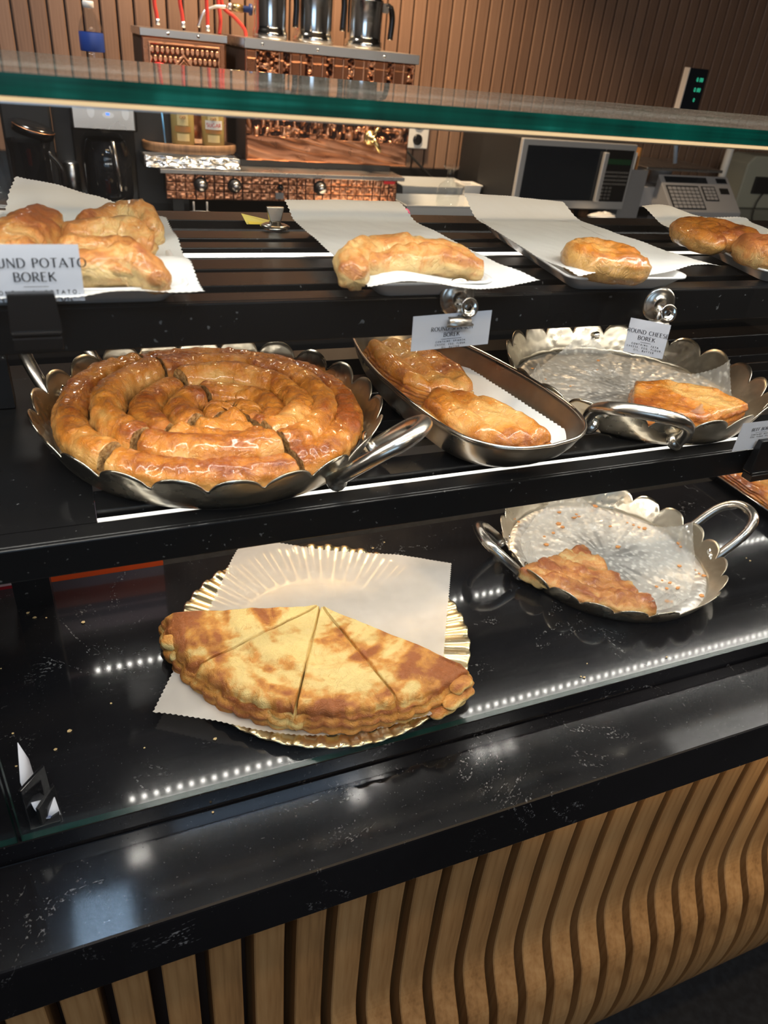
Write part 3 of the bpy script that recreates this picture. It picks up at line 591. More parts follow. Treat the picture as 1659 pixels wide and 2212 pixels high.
# --- flat half pie in four wedges on the gold plate
PC = np.array((.256, .700))
def Rf(a):   # outer radius by angle (degrees)
    return float(np.interp(a, [165, 185, 205, 225, 250, 275, 295, 312], [.199, .192, .184, .178, .176, .182, .195, .212]))
def flat_disp(x, y):
    r = np.hypot(x-PC[0], y-PC[1]); a = np.arctan2(y-PC[1], x-PC[0])
    return .0020*fbm(r*45+3, (x+y)*9, 0, 3)+.0009*fbm(x*90, y*90)+.0030*(.5-np.abs(vn(r*30, x*13)*1.7))-.006*sst(.14, .2, r)
def flat_brown(x, y):
    r = np.hypot(x-PC[0], y-PC[1]); a = np.arctan2(y-PC[1], x-PC[0])
    return .20+1.35*np.clip(fbm(r*40+1, (x-y*.4)*19, 2, 3)+.04, -.3, .7)+.55*fbm(x*48, y*62)+.22*sst(.14, .19, r)
def flat_wedge(label, a0, a1, seed, straight0=False):
    g0 = .0011; pts = []; cr = []; aa = np.linspace(a0, a1, 26)
    mid = radians((a0+a1)/2); ap = PC+np.array((cos(mid), sin(mid)))*g0/max(.2, sin(radians(a1-a0)/2))
    for t in np.linspace(0, 1, 20, endpoint=False): e_ = PC+Rf(a0)*np.array((cos(radians(a0)+g0/.1*.6), sin(radians(a0)+g0/.1*.6))); pts.append(ap*(1-t)+e_*t); cr.append(0)
    for a in aa: r = Rf(a)+.002*math.sin(a*.9+seed); pts.append(PC+r*np.array((cos(radians(a)), sin(radians(a)))) if a0+.5 < a < a1-.5 else PC+r*np.array((cos(radians(a+(.6 if a < a0+1 else -.6))), sin(radians(a+(.6 if a < a0+1 else -.6)))))); cr.append(1)
    for t in np.linspace(1, 0, 20)[1:-1]: e_ = PC+Rf(a1)*np.array((cos(radians(a1)-g0/.1*.6), sin(radians(a1)-g0/.1*.6))); pts.append(ap*(1-t)+e_*t); cr.append(0)
    cm = PC+.11*np.array((cos(mid), sin(mid)))
    V = slab(pts, .0098, .0405, flat_disp, flat_brown, cr, cen=cm, n=420, nr=80, rnd=.015, bulge=.006, lay=2.6, layamp=.0009, seed=seed, undercut=-.002)
    o = pastry_obj('flat_pie_wedge', label, 'pie', [V], M['flat'], (cm[0], cm[1], .0098), 'wedges of the flat layered pie on the gold plate')
    return o
flat_wedge('left wedge of the flat layered pie on the gold plate', 167.5, 200, 1)
flat_wedge('second wedge from the left of the flat layered pie', 200, 243, 2)
flat_wedge('third wedge from the left of the flat layered pie', 243, 281, 3)
flat_wedge('right wedge of the flat layered pie, torn at its outer corner', 281, 312, 4)
def scrap(pts3, r, seed, z=None): return rope(pts3, r, r*.45, 0, ('round', 'round'), seed, m=14, step=.003, ripple=.7)
frs = []
for j, (ax, ay, bx, by, z, r) in enumerate([(350, 1388, 400, 1400, .030, .011), (372, 1415, 430, 1440, .022, .011), (385, 1440, 440, 1480, .014, .010), (1015, 1470, 975, 1495, .034, .009), (1018, 1490, 960, 1530, .024, .010), (1000, 1510, 930, 1550, .014, .010)]):
    A = atz(ax, ay, z); B = atz(bx, by, z); frs.append(rope([(A.x, A.y, z), ((A.x+B.x)/2, (A.y+B.y)/2, z-.001), (B.x, B.y, z-.004)], r, r*.5, 0, seed=j, m=16, ripple=.9))
pastry_obj('pastry_flakes', 'pale loose pastry layers poking out at the left tip of the flat pie', 'pastry', frs[:3], M['flat'], (PC[0]-.18, PC[1], .014))
pastry_obj('pastry_flakes', 'pale loose pastry layers poking out at the right tip of the flat pie', 'pastry', frs[3:], M['flat'], (PC[0]+.12, PC[1]-.16, .014))
# --- strudel pieces in the oblong pan
def hum(cx, slope, w_):
    def f(x, y):
        u_ = (x-cx-slope*(y-.75))/w_; return .0055*np.abs(np.cos(u_*pi))-.003+.0016*fbm(x*45, y*45)+.0012*(1-np.abs(vn(x*60+y*30, y*50)*2))
    return f
def brn(s): return lambda x, y: .42+.75*fbm(x*20+s, y*20, s, 3)+.2*fbm(x*70, y*70)
pts = [(.378, .905), (.450, .905), (.464, .86), (.472, .80), (.462, .748), (.437, .732), (.402, .745), (.376, .775), (.370, .84)]
pastry_obj('strudel', 'rear glazed strudel piece in the oblong pan, partly behind the spinach card', 'pastry', [slab(pts, midz+.0075, .036, hum(.418, -.05, .030), brn(1), rnd=.014, seed=5, n=300, nr=60)], M['coil'], (.42, .82, midz+.0075))
pts = [(.398, .742), (.436, .728), (.457, .715), (.474, .68), (.484, .63), (.486, .603), (.462, .594), (.428, .597), (.398, .625), (.381, .665), (.376, .715)]
pastry_obj('strudel', 'front glazed strudel piece at the rounded end of the oblong pan', 'pastry', [slab(pts, midz+.0075, .033, hum(.430, -.08, .030), brn(4), rnd=.014, seed=6, n=300, nr=60)], M['coil'], (.43, .66, midz+.0075))
# --- square chunk in tray 2
def chunk(x, y): return .0026*fbm(x*38, y*38)+.0022*(1-np.abs(vn(x*45+y*20, y*35)*2))+.0008*fbm(x*120, y*120)
P4 = [atz(*q, midz+.036) for q in ((1372, 822), (1425, 820), (1540, 835), (1652, 884), (1560, 925), (1440, 930), (1362, 885))]
pts = []
for p in P4:
    d_ = Vector((p.x-C2[0], p.y-C2[1])); d_ = d_*min(1, .157/max(d_.length, .001)); pts.append((C2[0]+d_.x, C2[1]+d_.y))
pastry_obj('pie_chunk', 'squarish glazed pie chunk left in the tray with the cheese card', 'pastry', [slab(pts, midz+.006, .032, chunk, brn(9), rnd=.006, seed=7, n=360, nr=70, bulge=.001, lay=3, layamp=.0008)], M['coil'], (P4[0].x+.03, P4[0].y-.06, midz+.006))
# --- coiled wedge in the deck tray
AP = atz(1258, 1172, .03); q1 = atz(1125, 1222, .03); q2 = atz(1432, 1308, .03)
a_l = atan2(q1.y-AP.y, q1.x-AP.x); a_r = atan2(q2.y-AP.y, q2.x-AP.x)
if a_l < 0: a_l += 2*pi
if a_r < a_l: a_r += 2*pi
Rl = sqrt((q1.x-AP.x)**2+(q1.y-AP.y)**2); Rr = sqrt((q2.x-AP.x)**2+(q2.y-AP.y)**2); parts = []
for k in range(5):
    f = (k+.55)/5.1; th = np.linspace(a_l, a_r, 40); rad = (Rl+(Rr-Rl)*(th-a_l)/(a_r-a_l))*f*(1-.14*np.sin((th-a_l)/(a_r-a_l)*pi))
    parts.append(rope([(AP.x+r_*cos(t), AP.y+r_*sin(t), 0) for r_, t in zip(rad, th)], (Rl+Rr)/2/5*.66, .0105+.0010*sin(k*2), .0062, ('cut', 'cut'), 40+k, ripple=1.7, m=36))
pastry_obj('coiled_pie_wedge', 'matt baked wedge of coiled pie left in the tray on the stone deck', 'pie', parts, M['flaky'], (AP.x, AP.y-.05, .0062))
# =================================================================== UPPER SHELF: white trays, papers, pastries
def melamine(label, pts, h=.016):
    "pts: back-left, back-right, front-right, front-left outer corners"
    P = np.array(pts, float); c = P.mean(0); loops = []
    def loop(inset, rad, z):
        out = []
        for i in range(4):
            p, pr, nx = P[i], P[i-1], P[(i+1) % 4]; d0 = (pr-p)/np.linalg.norm(pr-p); d1 = (nx-p)/np.linalg.norm(nx-p); q = p+(d0+d1)*inset
            for k in range(7):
                t = k/6*pi/2; out.append((*(q+d0*rad*(1-sin(t))+d1*rad*(1-cos(t))), z))
        return out
    for i_, r_, z in ((.030, .006, .0012), (.024, .008, .0012), (.016, .010, .0030), (.004, .014, h), (.0, .016, h+.0006), (.0, .016, h-.0014), (.003, .014, h-.0016), (.016, .010, .0012), (.020, .008, .0)): loops.append(loop(i_, r_, z))
    V = np.array(loops)-np.array([c[0], c[1], 0]); t = thing('food_tray', label, 'tray', (c[0], c[1], topz))
    n = V.shape[1]; F = [tuple(int(v) for v in f) for f in gridF(len(loops), n, cv=True)]
    m = MB().add(V.reshape(-1, 3), F, True); m.f += [tuple(range(n)), tuple((len(loops)-1)*n+i for i in range(n))[::-1]]; m.sm += [False, False]
    m.build('tray_body', M['white_plastic'], t); return t
def shp(x, y, seed, up): return topz+.0045+.0011*fbm(x*30+seed, y*30)+up
melamine('white tray at the left end of the upper shelf, behind the potato card', [(-.10, .815), (.088, .815), (.088, .560), (-.10, .560)])
sheet('crumpled white paper with zigzag edge under the left pile of pastries', [(-.03, .868), (.100, .80), (.094, .550), (-.095, .553)], lambda x, y, u, v: shp(x, y, 1, .014+.018*sst(.78, .9, y)+.006*vn(x*26, y*26)-.004*sst(.62, .57, y)), M['paper'], n=80)
melamine('white tray second from the left on the upper shelf, with one folded roll', [(.236, .818), (.352, .818), (.352, .557), (.232, .557)])
sheet('white paper sheet hanging over the front of the second tray', [(.234, .826), (.370, .832), (.384, .546), (.226, .548)], lambda x, y, u, v: shp(x, y, 2, .013+.012*sst(.78, .83, y)+.004*np.sin(u*7)*sst(.62, .57, y)-.004*sst(.60, .72, y)*sst(.80, .7, y)*0), M['paper'], n=80)
melamine('white tray third from the left on the upper shelf, with one round pastry', [(.468, .815), (.594, .800), (.572, .556), (.432, .563)])
sheet('white paper with a wavy front flap under the single round pastry', [(.470, .862), (.606, .842), (.634, .585), (.432, .552)], lambda x, y, u, v: shp(x, y, 3, .012+.018*sst(.80, .86, y)+.007*(np.sin(u*9+.5)*.5+.5)*sst(.64, .57, y)), M['paper'], n=80)
melamine('white tray at the right end of the upper shelf, with two glazed coils', [(.742, .815), (.885, .780), (.825, .555), (.688, .575)])
sheet('white paper sheet in the rightmost tray of the upper shelf', [(.735, .842), (.885, .800), (.835, .560), (.700, .590)], lambda x, y, u, v: shp(x, y, 4, .012+.012*sst(.78, .84, y)+.004*np.sin(u*8)), M['paper'], n=70)
zp = topz+.0125
def A3(x, y, dz=0, z=zp): p = atz(x, y, z+dz); return (p.x, p.y, dz)
def rp(pxs, a, b, seed, dz=0, cap=('round', 'round')): return rope(bez([A3(x, y, dz) for x, y in pxs], 8), a, b, zp, cap, seed, m=28, ripple=1.2)
def up(pxs, a, b, seed, z=.528, dz=0, cap=('round', 'round'), ripple=1.3):
    pts = []
    for x, y in pxs: p = atz(x, y, z); pts.append((p.x, p.y, dz))
    return rope(bez(pts, 8), a, b, zp, cap, seed, m=32, ripple=ripple, step=.0018)
pastry_obj('potato_pastry', 'bulging flaky golden roll, leftmost in the pile behind the potato card', 'pastry',
  [up([(-10, 545), (35, 520), (70, 492), (95, 462)], [.017, .022, .023, .015], .0150, 3, ripple=1.7),
   up([(-60, 535), (-10, 530), (70, 545)], .021, .0140, 5, ripple=1.7)], M['flaky'], (-.02, .66, zp))
pastry_obj('potato_pastry', 'stack of flaky golden rolls, right in the pile behind the potato card', 'pastry',
  [up([(120, 584), (200, 587), (280, 587), (338, 585)], [.010, .0125, .012, .006], .0100, 11, .520, ripple=1.6),
   up([(110, 568), (200, 563), (290, 562), (362, 580)], [.012, .0135, .0145, .009], .0125, 12, ripple=1.7),
   up([(115, 537), (180, 535), (250, 535), (318, 548)], [.011, .0125, .012, .008], .0140, 13, ripple=1.7),
   up([(130, 508), (200, 505), (275, 507), (322, 524)], [.011, .0125, .0125, .009], .0150, 14, ripple=1.7),
   up([(165, 484), (230, 476), (300, 478), (332, 496)], [.010, .0125, .014, .009], .0155, 15, ripple=1.7)], M['flaky'], (.04, .65, zp))
pastry_obj('spinach_pastry', 'pale golden folded double roll on the second white tray', 'pastry',
  [up([(775, 578), (850, 570), (950, 571), (1042, 578)], [.011, .0145, .0155, .010], .0120, 21, .520, cap=('round', 'cut')),
   up([(765, 590), (762, 560), (810, 545), (890, 548), (975, 552), (1030, 570)], [.010, .0155, .016, .016, .014, .010], .0135, 22, .524)], M['flaky'], (.28, .6, zp))
def swirl(label, c, r, seed, a0=0, mat='coil', h=.014, turns=1.55):
    n = 60; t = np.linspace(0, turns*2*pi, n); rr_ = .010+(r-.010)*(t/(turns*2*pi))**.8
    path = [(c[0]+q*cos(a0+w_), c[1]+q*sin(a0+w_), .003*(1-q/r)) for q, w_ in zip(rr_, t)]
    return pastry_obj('round_pastry', label, 'pastry', [rope(path, r*.42, h, zp, seed=seed, ripple=1.1)], M[mat], (c[0], c[1], zp))
q = atz(1303, 562, .522); swirl('single round glazed coil with pale sides on the third white tray', (q.x, q.y), .033, 31, 2.2, h=.0135)
q = atz(1555, 508, .524); swirl('glossy round coil at the back of the rightmost white tray', (q.x, q.y), .042, 35, .7, h=.0130)
q = atz(1658, 548, .522); swirl('golden round coil cut by the right picture edge, at the front of the rightmost tray', (q.x+.004, q.y), .030, 38, 1.0, 'flaky', h=.0135)
# =================================================================== CARDS, CLIPS, HOLDERS
def frame_T(o, ex, ey):
    o, ex, ey = Vector(o), Vector(ex), Vector(ey); ez = ex.cross(ey).normalized()
    return lambda u, v, w=0: o+ex*u+ey*v+ez*w
def card(label, corners, lines, ht, hs, gap=1.5, name='price_card', rule=True):
    "corners: top-left, top-right, bottom-left, 3D"
    tl, tr, bl = [Vector(c) for c in corners]; W_ = (tr-tl).length; Hh = (bl-tl).length; ex = (tr-tl)/W_; ey = (tl-bl)/Hh
    t = thing(name, label, 'card', tuple(bl)); T = frame_T((0, 0, 0), ex, ey); n = 10
    V = [T(W_*i/n, Hh*j/4, .0008*math.sin(i*.5)*0-s_*.0004) for s_ in (0, 1) for i in range(n+1) for j in range(5)]
    F = [(i*5+j, (i+1)*5+j, (i+1)*5+j+1, i*5+j+1) for i in range(n) for j in range(4)]; off = 5*(n+1); F += [tuple(off+k for k in reversed(f)) for f in F]
    MB().add(V, F).build('card_sheet', M['card'], t)
    mb = MB(); y = Hh-ht[1]
    for i, (s_, big) in enumerate(lines):
        h = ht[0] if big else hs
        if not big and (i == 0 or lines[i-1][1]) and rule:
            y -= h*.4; mb.add([T(W_/2-W_*.13, y, .0004), T(W_/2+W_*.13, y, .0004), T(W_/2+W_*.13, y+.0003, .0004), T(W_/2-W_*.13, y+.0003, .0004)], [(0, 1, 2, 3)]); y -= h*2.0
        text_to(mb, s_, h, W_/2, y, T, bold=.17 if big else .2, thin=.07 if big else .2, serif=big, sp=.13 if big else .55)
        nb = i+1 < len(lines) and lines[i+1][1]
        y -= h*(1.55 if big and nb else (.45 if big else 1.9))
    mb.build('lettering', M['ink'], t); return t
def clip(label, c, yaw, r=.0172, lever=(.012, -.020)):
    "round magnet on a rail with a bulldog clip; c = centre on the rail face"
    t = thing('magnetic_clip', label, 'clip', c, yaw); R_ = Matrix.Rotation(radians(90), 4, 'X')
    MB().lathe([(0, 0), (r*.96, 0), (r, .0016), (r*.98, .0034), (r*.80, .0044), (r*.46, .0048), (r*.42, .0066), (r*.34, .0066), (r*.30, .0044), (r*.16, .0044), (r*.14, .0030), (0, .0030)], n=48, M=R_).build('magnet_disc', M['nickel'], t)
    lv = MB(); Ml = Matrix.Translation((lever[0]*.5, -.015, -.0050)) @ Matrix.Rotation(radians(72), 4, 'X') @ Matrix.Rotation(radians(20), 4, 'Z')
    lv.lathe([(.0028, 0), (.0068, -.0004), (.0082, .0004), (.0086, .0016), (.0080, .0022), (.0066, .0014), (.0030, .0012), (.0028, 0)], n=36, M=Ml); 
    lv.build('lever_ring', M['chrome'], t)
    nk = MB(); a = [(.0050+lever[0]*.3, -.0150, -.0095), (.0015, -.0152, -.0140), (-.002, -.0150, -.0180)]
    for i, (w0, w1) in enumerate(((.0046, .0040), (.0040, .0058))):
        p, q = Vector(a[i]), Vector(a[i+1]); nk.add([p+Vector((-w0, 0, 0)), p+Vector((w0, 0, 0)), q+Vector((w1, 0, 0)), q+Vector((-w1, 0, 0))]+[p+Vector((-w0, .001, 0)), p+Vector((w0, .001, 0)), q+Vector((w1, .001, 0)), q+Vector((-w1, .001, 0))], [(0, 3, 2, 1), (4, 5, 6, 7), (0, 1, 5, 4), (1, 2, 6, 5), (3, 0, 4, 7)])
    nk.build('neck', M['nickel'], t)
    jw = MB(); pr_ = [(.0052*cos(w_)-.0160, .0044*sin(w_)-.0172) for w_ in np.linspace(pi*.5, pi*1.25, 9)]
    vs = [(sx*(.0105+(.0025 if i > 5 else 0)), y, z) for sx in (-1, 1) for i, (y, z) in enumerate(pr_)]; vs = [(x-.003, y, z) for x, y, z in vs]; n = len(pr_)
    jw.add(vs, [(i, n+i, n+i+1, i+1) for i in range(n-1)], True); jw.build('jaw', M['nickel'], t, solid=.0009)
    jb = MB().tube([(-.0115, -.0130, -.0158), (.0060, -.0130, -.0158)], .0016, 8).build('spring', M['chrome'], t)
    MB().tube([(0, -.003, -.006), (.000, -.0085, -.009), (-.002, -.0115, -.0160)], .0022, 8).build('stem', M['nickel'], t)
    return t
p = aty(985, 641, .5705); clip('round magnetic clip holding the spinach card on the upper rail', p, 0)
a, b, c_ = aty(893, 684, .5585), aty(1063, 670, .5585), aty(878, 760, .5565); c_.x = a.x+.0004
card('white card reading ROUND SPINACH BOREK, clipped to the upper rail', (a, b, c_), [('ROUND SPINACH', 1), ('BOREK', 1), ('CONTAINS: SPINACH,', 0), ('CHEESE, EGG, FLOUR,', 0), ('OIL, BUTTER', 0)], (.0036, .0146), .0014)
p = aty(1420, 655, .5705); clip('round magnetic clip holding the cheese card on the upper rail', p, radians(-14))
a = aty(1363, 686, .5500); d_ = ray(-5222, -566); d_ = Vector((d_[0], d_[1], 0)).normalized()*-1
rr_ = ray(1450, 702); t_ = (a.x*d_.y-a.y*d_.x)/(rr_[0]*d_.y-rr_[1]*d_.x); b = Vector((rr_[0]*t_, rr_[1]*t_, a.z))
if b.x < a.x: b = aty(1450, 702, .560); b.z = a.z
bl = aty(1327, 760, a.y-.004); bl.x = a.x-.002
card('small white card reading ROUND CHEESE BOREK, turned sideways on the upper rail', (a, b, bl), [('ROUND CHEESE', 1), ('BOREK', 1), ('CONTAINS: FETA', 0), ('CHEESE, EGG, FLOUR,', 0), ('OIL, BUTTER', 0)], (.0037, .0130), .0015)
def holder(label, xl, xr, ytop, ybot, Y):
    A = aty(xl, ybot, Y); B = aty(xr, ybot, Y); Tt = aty(xl, ytop, Y); w_ = B.x-A.x; h_ = Tt.z-A.z
    t = thing('card_holder', label, 'card holder', (A.x+w_/2, Y, A.z))
    MB().prism([(-w_/2, -.004), (w_/2, -.004), (w_/2, .010), (-w_/2, .010)], .010, h_, top=[(-w_/2+.002, -.002), (w_/2-.002, -.002), (w_/2-.002, .006), (-w_/2+.002, .006)]).build('body', M['black_gloss'], t, bevel=.0012)
    MB().box(-w_/2+.001, w_/2-.001, -.0065, -.004, .010, .0125).box(-w_/2+.001, w_/2-.001, -.0075, .008, 0, .009).build('clamp', M['black_gloss'], t, bevel=.0008); return t
holder('black plastic card holder gripping the left end of the upper rail', 28, 142, 634, 752, .5460)
a, b, c_ = aty(-46, 528, .5530), aty(171, 548, .5530), aty(-46, 655, .5530); c_.x = a.x; b.z = a.z-.0
card('white card reading ROUND POTATO BOREK, in the holder at the left', (a, b, c_), [('ROUND POTATO', 1), ('BOREK', 1), ('CONTAINS: POTATO,', 0), ('EGG, FLOUR, OIL', 0)], (.0060, .0150), .0026)
holder('black plastic card holder clamped on the lower rail at the right', 1609, 1659, 958, 1036, .5560)
a, b, c_ = aty(1606, 915, .5655), aty(1700, 905, .5655), aty(1583, 975, .5655); c_.x = a.x-.001; b.z = a.z
card('white card reading BEEF BOREK, in the holder at the right edge', (a, b, c_), [('BEEF BOREK', 1), ('CONTAINS: BEEF,', 0), ('EGG, FLOUR, OIL', 0)], (.0042, .0125), .0017)
# yellow note with clip on the rear rail
q = atz(560, 480, topz+.001); nt = thing('sticky_note', 'yellow sticky note under a clip on the rear rail of the upper shelf', 'note', (q.x, q.y, topz))
MB().add([(-.016, -.008, .0008), (.014, -.010, .0008), (.014, .010, .0012), (-.018, .010, .0080), (-.016, -.008, .0004), (.014, -.010, .0004), (.014, .010, .0006), (-.018, .010, .0074)], [(0, 1, 2, 3), (7, 6, 5, 4), (0, 4, 5, 1), (1, 5, 6, 2), (2, 6, 7, 3), (3, 7, 4, 0)]).build('note_sheet', M['yellow'], nt)
MB().add([(-.014, -.012, .0014), (.010, -.013, .0014), (.010, -.006, .0018), (-.014, -.005, .0030)], [(0, 1, 2, 3)]).build('folded_edge', simple('bright_yellow', (.85, .68, .02), .5), nt)
q = atz(594, 492, topz); ct = thing('magnetic_clip', 'tarnished clip lying on the rear rail beside the yellow note', 'clip', (q.x, q.y, topz))
MB().lathe([(0, 0), (.016, 0), (.0165, .002), (.013, .0035), (.007, .004), (.006, .007), (0, .007)], n=32).build('magnet_disc', M['nickel'], ct)
MB().prism([(-.006, -.004), (.006, -.004), (.006, .004), (-.006, .004)], .007, .022, top=[(-.010, -.002), (.010, -.002), (.010, .002), (-.010, .002)]).build('jaw', M['nickel'], ct, bevel=.001)
# tent sign at the lower left of the deck, seen from its edge
Ys = .545; P0 = aty(38, 1604, .62); hold = thing('sign_holder', 'black sign holder standing edge-on at the front left corner of the deck', 'sign holder', tuple(atz(98, 1765, 0)))
B0 = atz(66, 1798, .0); B1 = atz(132, 1778, 0); B2 = atz(125, 1730, 0); B3 = atz(60, 1745, .0); O = hold.location
bp = [(v.x-O.x, v.y-O.y) for v in (B0, B1, B2, B3)]
MB().prism(bp, 0, .004).build('base', M['black_gloss'], hold, bevel=.0006)
cx_ = sum(v[0] for v in bp)/4; cy_ = sum(v[1] for v in bp)/4
MB().prism([(cx_-.016, cy_-.004), (cx_-.013, cy_-.006), (cx_+.008, cy_+.018), (cx_+.005, cy_+.020)], .004, .052).prism([(cx_-.004, cy_-.012), (cx_-.001, cy_-.014), (cx_+.014, cy_+.010), (cx_+.011, cy_+.012)], .004, .030).build('upright', M['black_gloss'], hold, bevel=.0006)
sg = thing('folded_card', 'white folded card with a curled lower flap, edge-on in the black sign holder', 'card', tuple(aty(75, 1725, .555)))
o_ = sg.location; prf = [((38, 1604), (62, 1640), .555, .575), ((44, 1690), (72, 1672), .540, .562), ((58, 1722), (80, 1718), .528, .545), ((66, 1732), (96, 1722), .522, .535), ((74, 1748), (118, 1722), .518, .528), ((86, 1762), (126, 1745), .515, .522), ((98, 1769), (133, 1765), .513, .518)]
vs = []
for a_, b_, ya, yb in prf: vs += [aty(*a_, ya)-o_, aty(*b_, yb)-o_]
MB().add(vs, [(2*i, 2*i+1, 2*i+3, 2*i+2) for i in range(len(prf)-1)], True).build('card_sheet', simple('pale_card', (.66, .68, .76), .6), sg, solid=.0005)
e0, e1, e2 = vs[-2], vs[-1], vs[-4]; T = frame_T(e0+(e2-e0)*.1, (e1-e0).normalized(), (e2-e0).normalized())
text_to(text_to(MB(), 'pepper,', .0030, .0015, .0075, T, .16, .10, False, .08, 'l', .0007), 'Oil', .0038, .0030, .0010, T, .16, .10, False, .08, 'l', .0007).build('lettering', simple('blue_ink', (.03, .05, .22), .6), sg)
# =================================================================== BLACK BAKING TRAY, CARTONS, CRUMBS ON THE DECK
A = atz(1558, 1036, .02); bt = thing('baking_tray', 'black rectangular baking tray with a golden pie at the right edge, on the deck', 'tray', (A.x+.17, .80, 0))
mb = MB(); lp_ = []
for ins, z in ((.012, 0), (.0, .022), (-.004, .023), (-.004, .021), (.004, .018), (.016, .003)): lp_ += [(-.17+ins, -.20+ins, z), (.17-ins, -.20+ins, z), (.17-ins, .155-ins, z), (-.17+ins, .155-ins, z)]
mb.add(lp_, [(4*i+k, 4*i+(k+1) % 4, 4*i+4+(k+1) % 4, 4*i+4+k) for i in range(5) for k in range(4)]+[(3, 2, 1, 0), (20, 21, 22, 23)]).build('pan', M['black_gloss'], bt)
MB().tube([(-.172, -.20, .023), (-.172, .155, .023)], .0014, 6).build('rolled_rim', M['steel'], bt)
cx_, cy_ = bt.location.x, bt.location.y
pts = [(cx_-.150, cy_-.176), (cx_+.12, cy_-.176), (cx_+.15, cy_-.15), (cx_+.15, cy_+.125), (cx_-.145, cy_+.13)]
pastry_obj('tray_pie', 'golden blistered pie filling the black baking tray at the right edge', 'pie', [slab(pts, .0036, .030, chunk, brn(15), rnd=.008, seed=9, n=240, nr=60)], M['coil'], (cx_, cy_, .0036))
def carton(label, x0, x1, y0, y1, bands, z0=0.0):
    t = thing('carton', label, 'box', ((x0+x1)/2, y0, z0)); z = 0; w_ = (x1-x0)/2
    for nm, h_, m in bands: MB().box(-w_, w_, 0, y1-y0, z, z+h_-.0001).build(nm, M[m], t); z += h_
    return t
zz = [aty(170, y_, .98).z for y_ in (1290, 1165, 1088, 1044, 1028, 1022, 1004, 968)]; zz[0] = -.1999
carton('orange, lilac and navy printed carton standing behind the shelves at the left', aty(70, 1150, .98).x, aty(353, 1222, .98).x, .98, 1.03, [(nm, b_-a_, m) for nm, a_, b_, m in zip(('orange_band', 'lilac_band', 'orange_stripe', 'navy_band', 'white_crest', 'navy_panel', 'lilac_top'), zz[:-1], zz[1:], ('orange_card', 'lilac_card', 'orange_card', 'navy_card', 'lilac_card', 'navy_card', 'lilac_card'))], -.1999)
z1_, z2_ = aty(40, 1262, .98).z, aty(40, 1245, .98).z
carton('red and white printed carton at the far left behind the shelves', -.40, aty(66, 1258, .98).x, .98, 1.05, [('red_band', z1_+.1999, 'red_card'), ('white_band', z2_-z1_+.01, 'lilac_card'), ('red_panel', .10, 'red_card')], -.1999)
def crumbs(label, spots, mat, smin, smax, group=None):
    mb = MB(); r = random.Random(3); c = spots[0]
    for (x, y, z) in spots:
        s = r.uniform(smin, smax); a = r.uniform(0, 6); e = r.uniform(.35, 1)
        P = [(s*cos(a+k*1.257)*(1 if k % 2 else e), s*e*sin(a+k*1.257)) for k in range(5)]
        P = [(x-c[0]+q[0], y-c[1]+q[1], z-c[2]+.0003+r.uniform(0, s*.15)) for q in P]; top = [(p[0]*1, p[1], p[2]+s*.3) for p in P]
        mb.add(P+top, [(0, 1, 2, 3, 4), (9, 8, 7, 6, 5)]+[(k, 5+k, 5+(k+1) % 5, (k+1) % 5) for k in range(5)])
    o = mb.build('crumbs', mat, None); o.location = c; return tag(o, label, 'crumbs', kind='stuff')
flake_m = simple('flake', (.55, .24, .07), .6); pale_m = simple('pale_flake', (.62, .45, .22), .6)
sp = [(1112, 1122), (1120, 1128), (1208, 1108), (1245, 1112), (1250, 1117), (1206, 1133), (1215, 1140), (1285, 1095), (1368, 1135), (1380, 1140), (1392, 1143), (1355, 1130), (1334, 1183), (1465, 1175), (1470, 1182), (1467, 1224), (1447, 1260), (1430, 1255), (1418, 1268), (1440, 1272), (1463, 1272), (1510, 1240), (1520, 1245), (1502, 1232), (1180, 1178), (1440, 1300), (1450, 1302), (1318, 1138), (1176, 1160), (1515, 1288), (1195, 1152), (1240, 1120)]
crumbs('golden pastry flakes scattered on the liner in the deck tray', [tuple(atz(x, y, .0076)) for x, y in sp], flake_m, .0018, .0062)
sp = [(1165, 817), (1178, 820), (1150, 797), (1232, 835), (1290, 800), (1292, 780), (1120, 822)]
crumbs('a few reddish flakes on the liner in the almost empty tray', [tuple(atz(x, y, midz+.0075)) for x, y in sp], flake_m, .0012, .0034)
sp = [(2, 1445), (1255, 1462), (1262, 1464), (28, 1585), (35, 1656), (150, 1580), (120, 1620), (180, 1345), (100, 1335), (240, 1520), (465, 1597), (312, 1616), (75, 1335), (60, 1325), (1612, 1206), (1620, 1212), (1440, 1420), (1268, 1434), (460, 1755), (830, 1172), (805, 1185), (104, 1260)]
crumbs('tiny crumbs scattered over the black stone deck', [tuple(atz(x, y, .0004 if y < 1700 else -.0266)) for x, y in sp], pale_m, .0008, .0030)
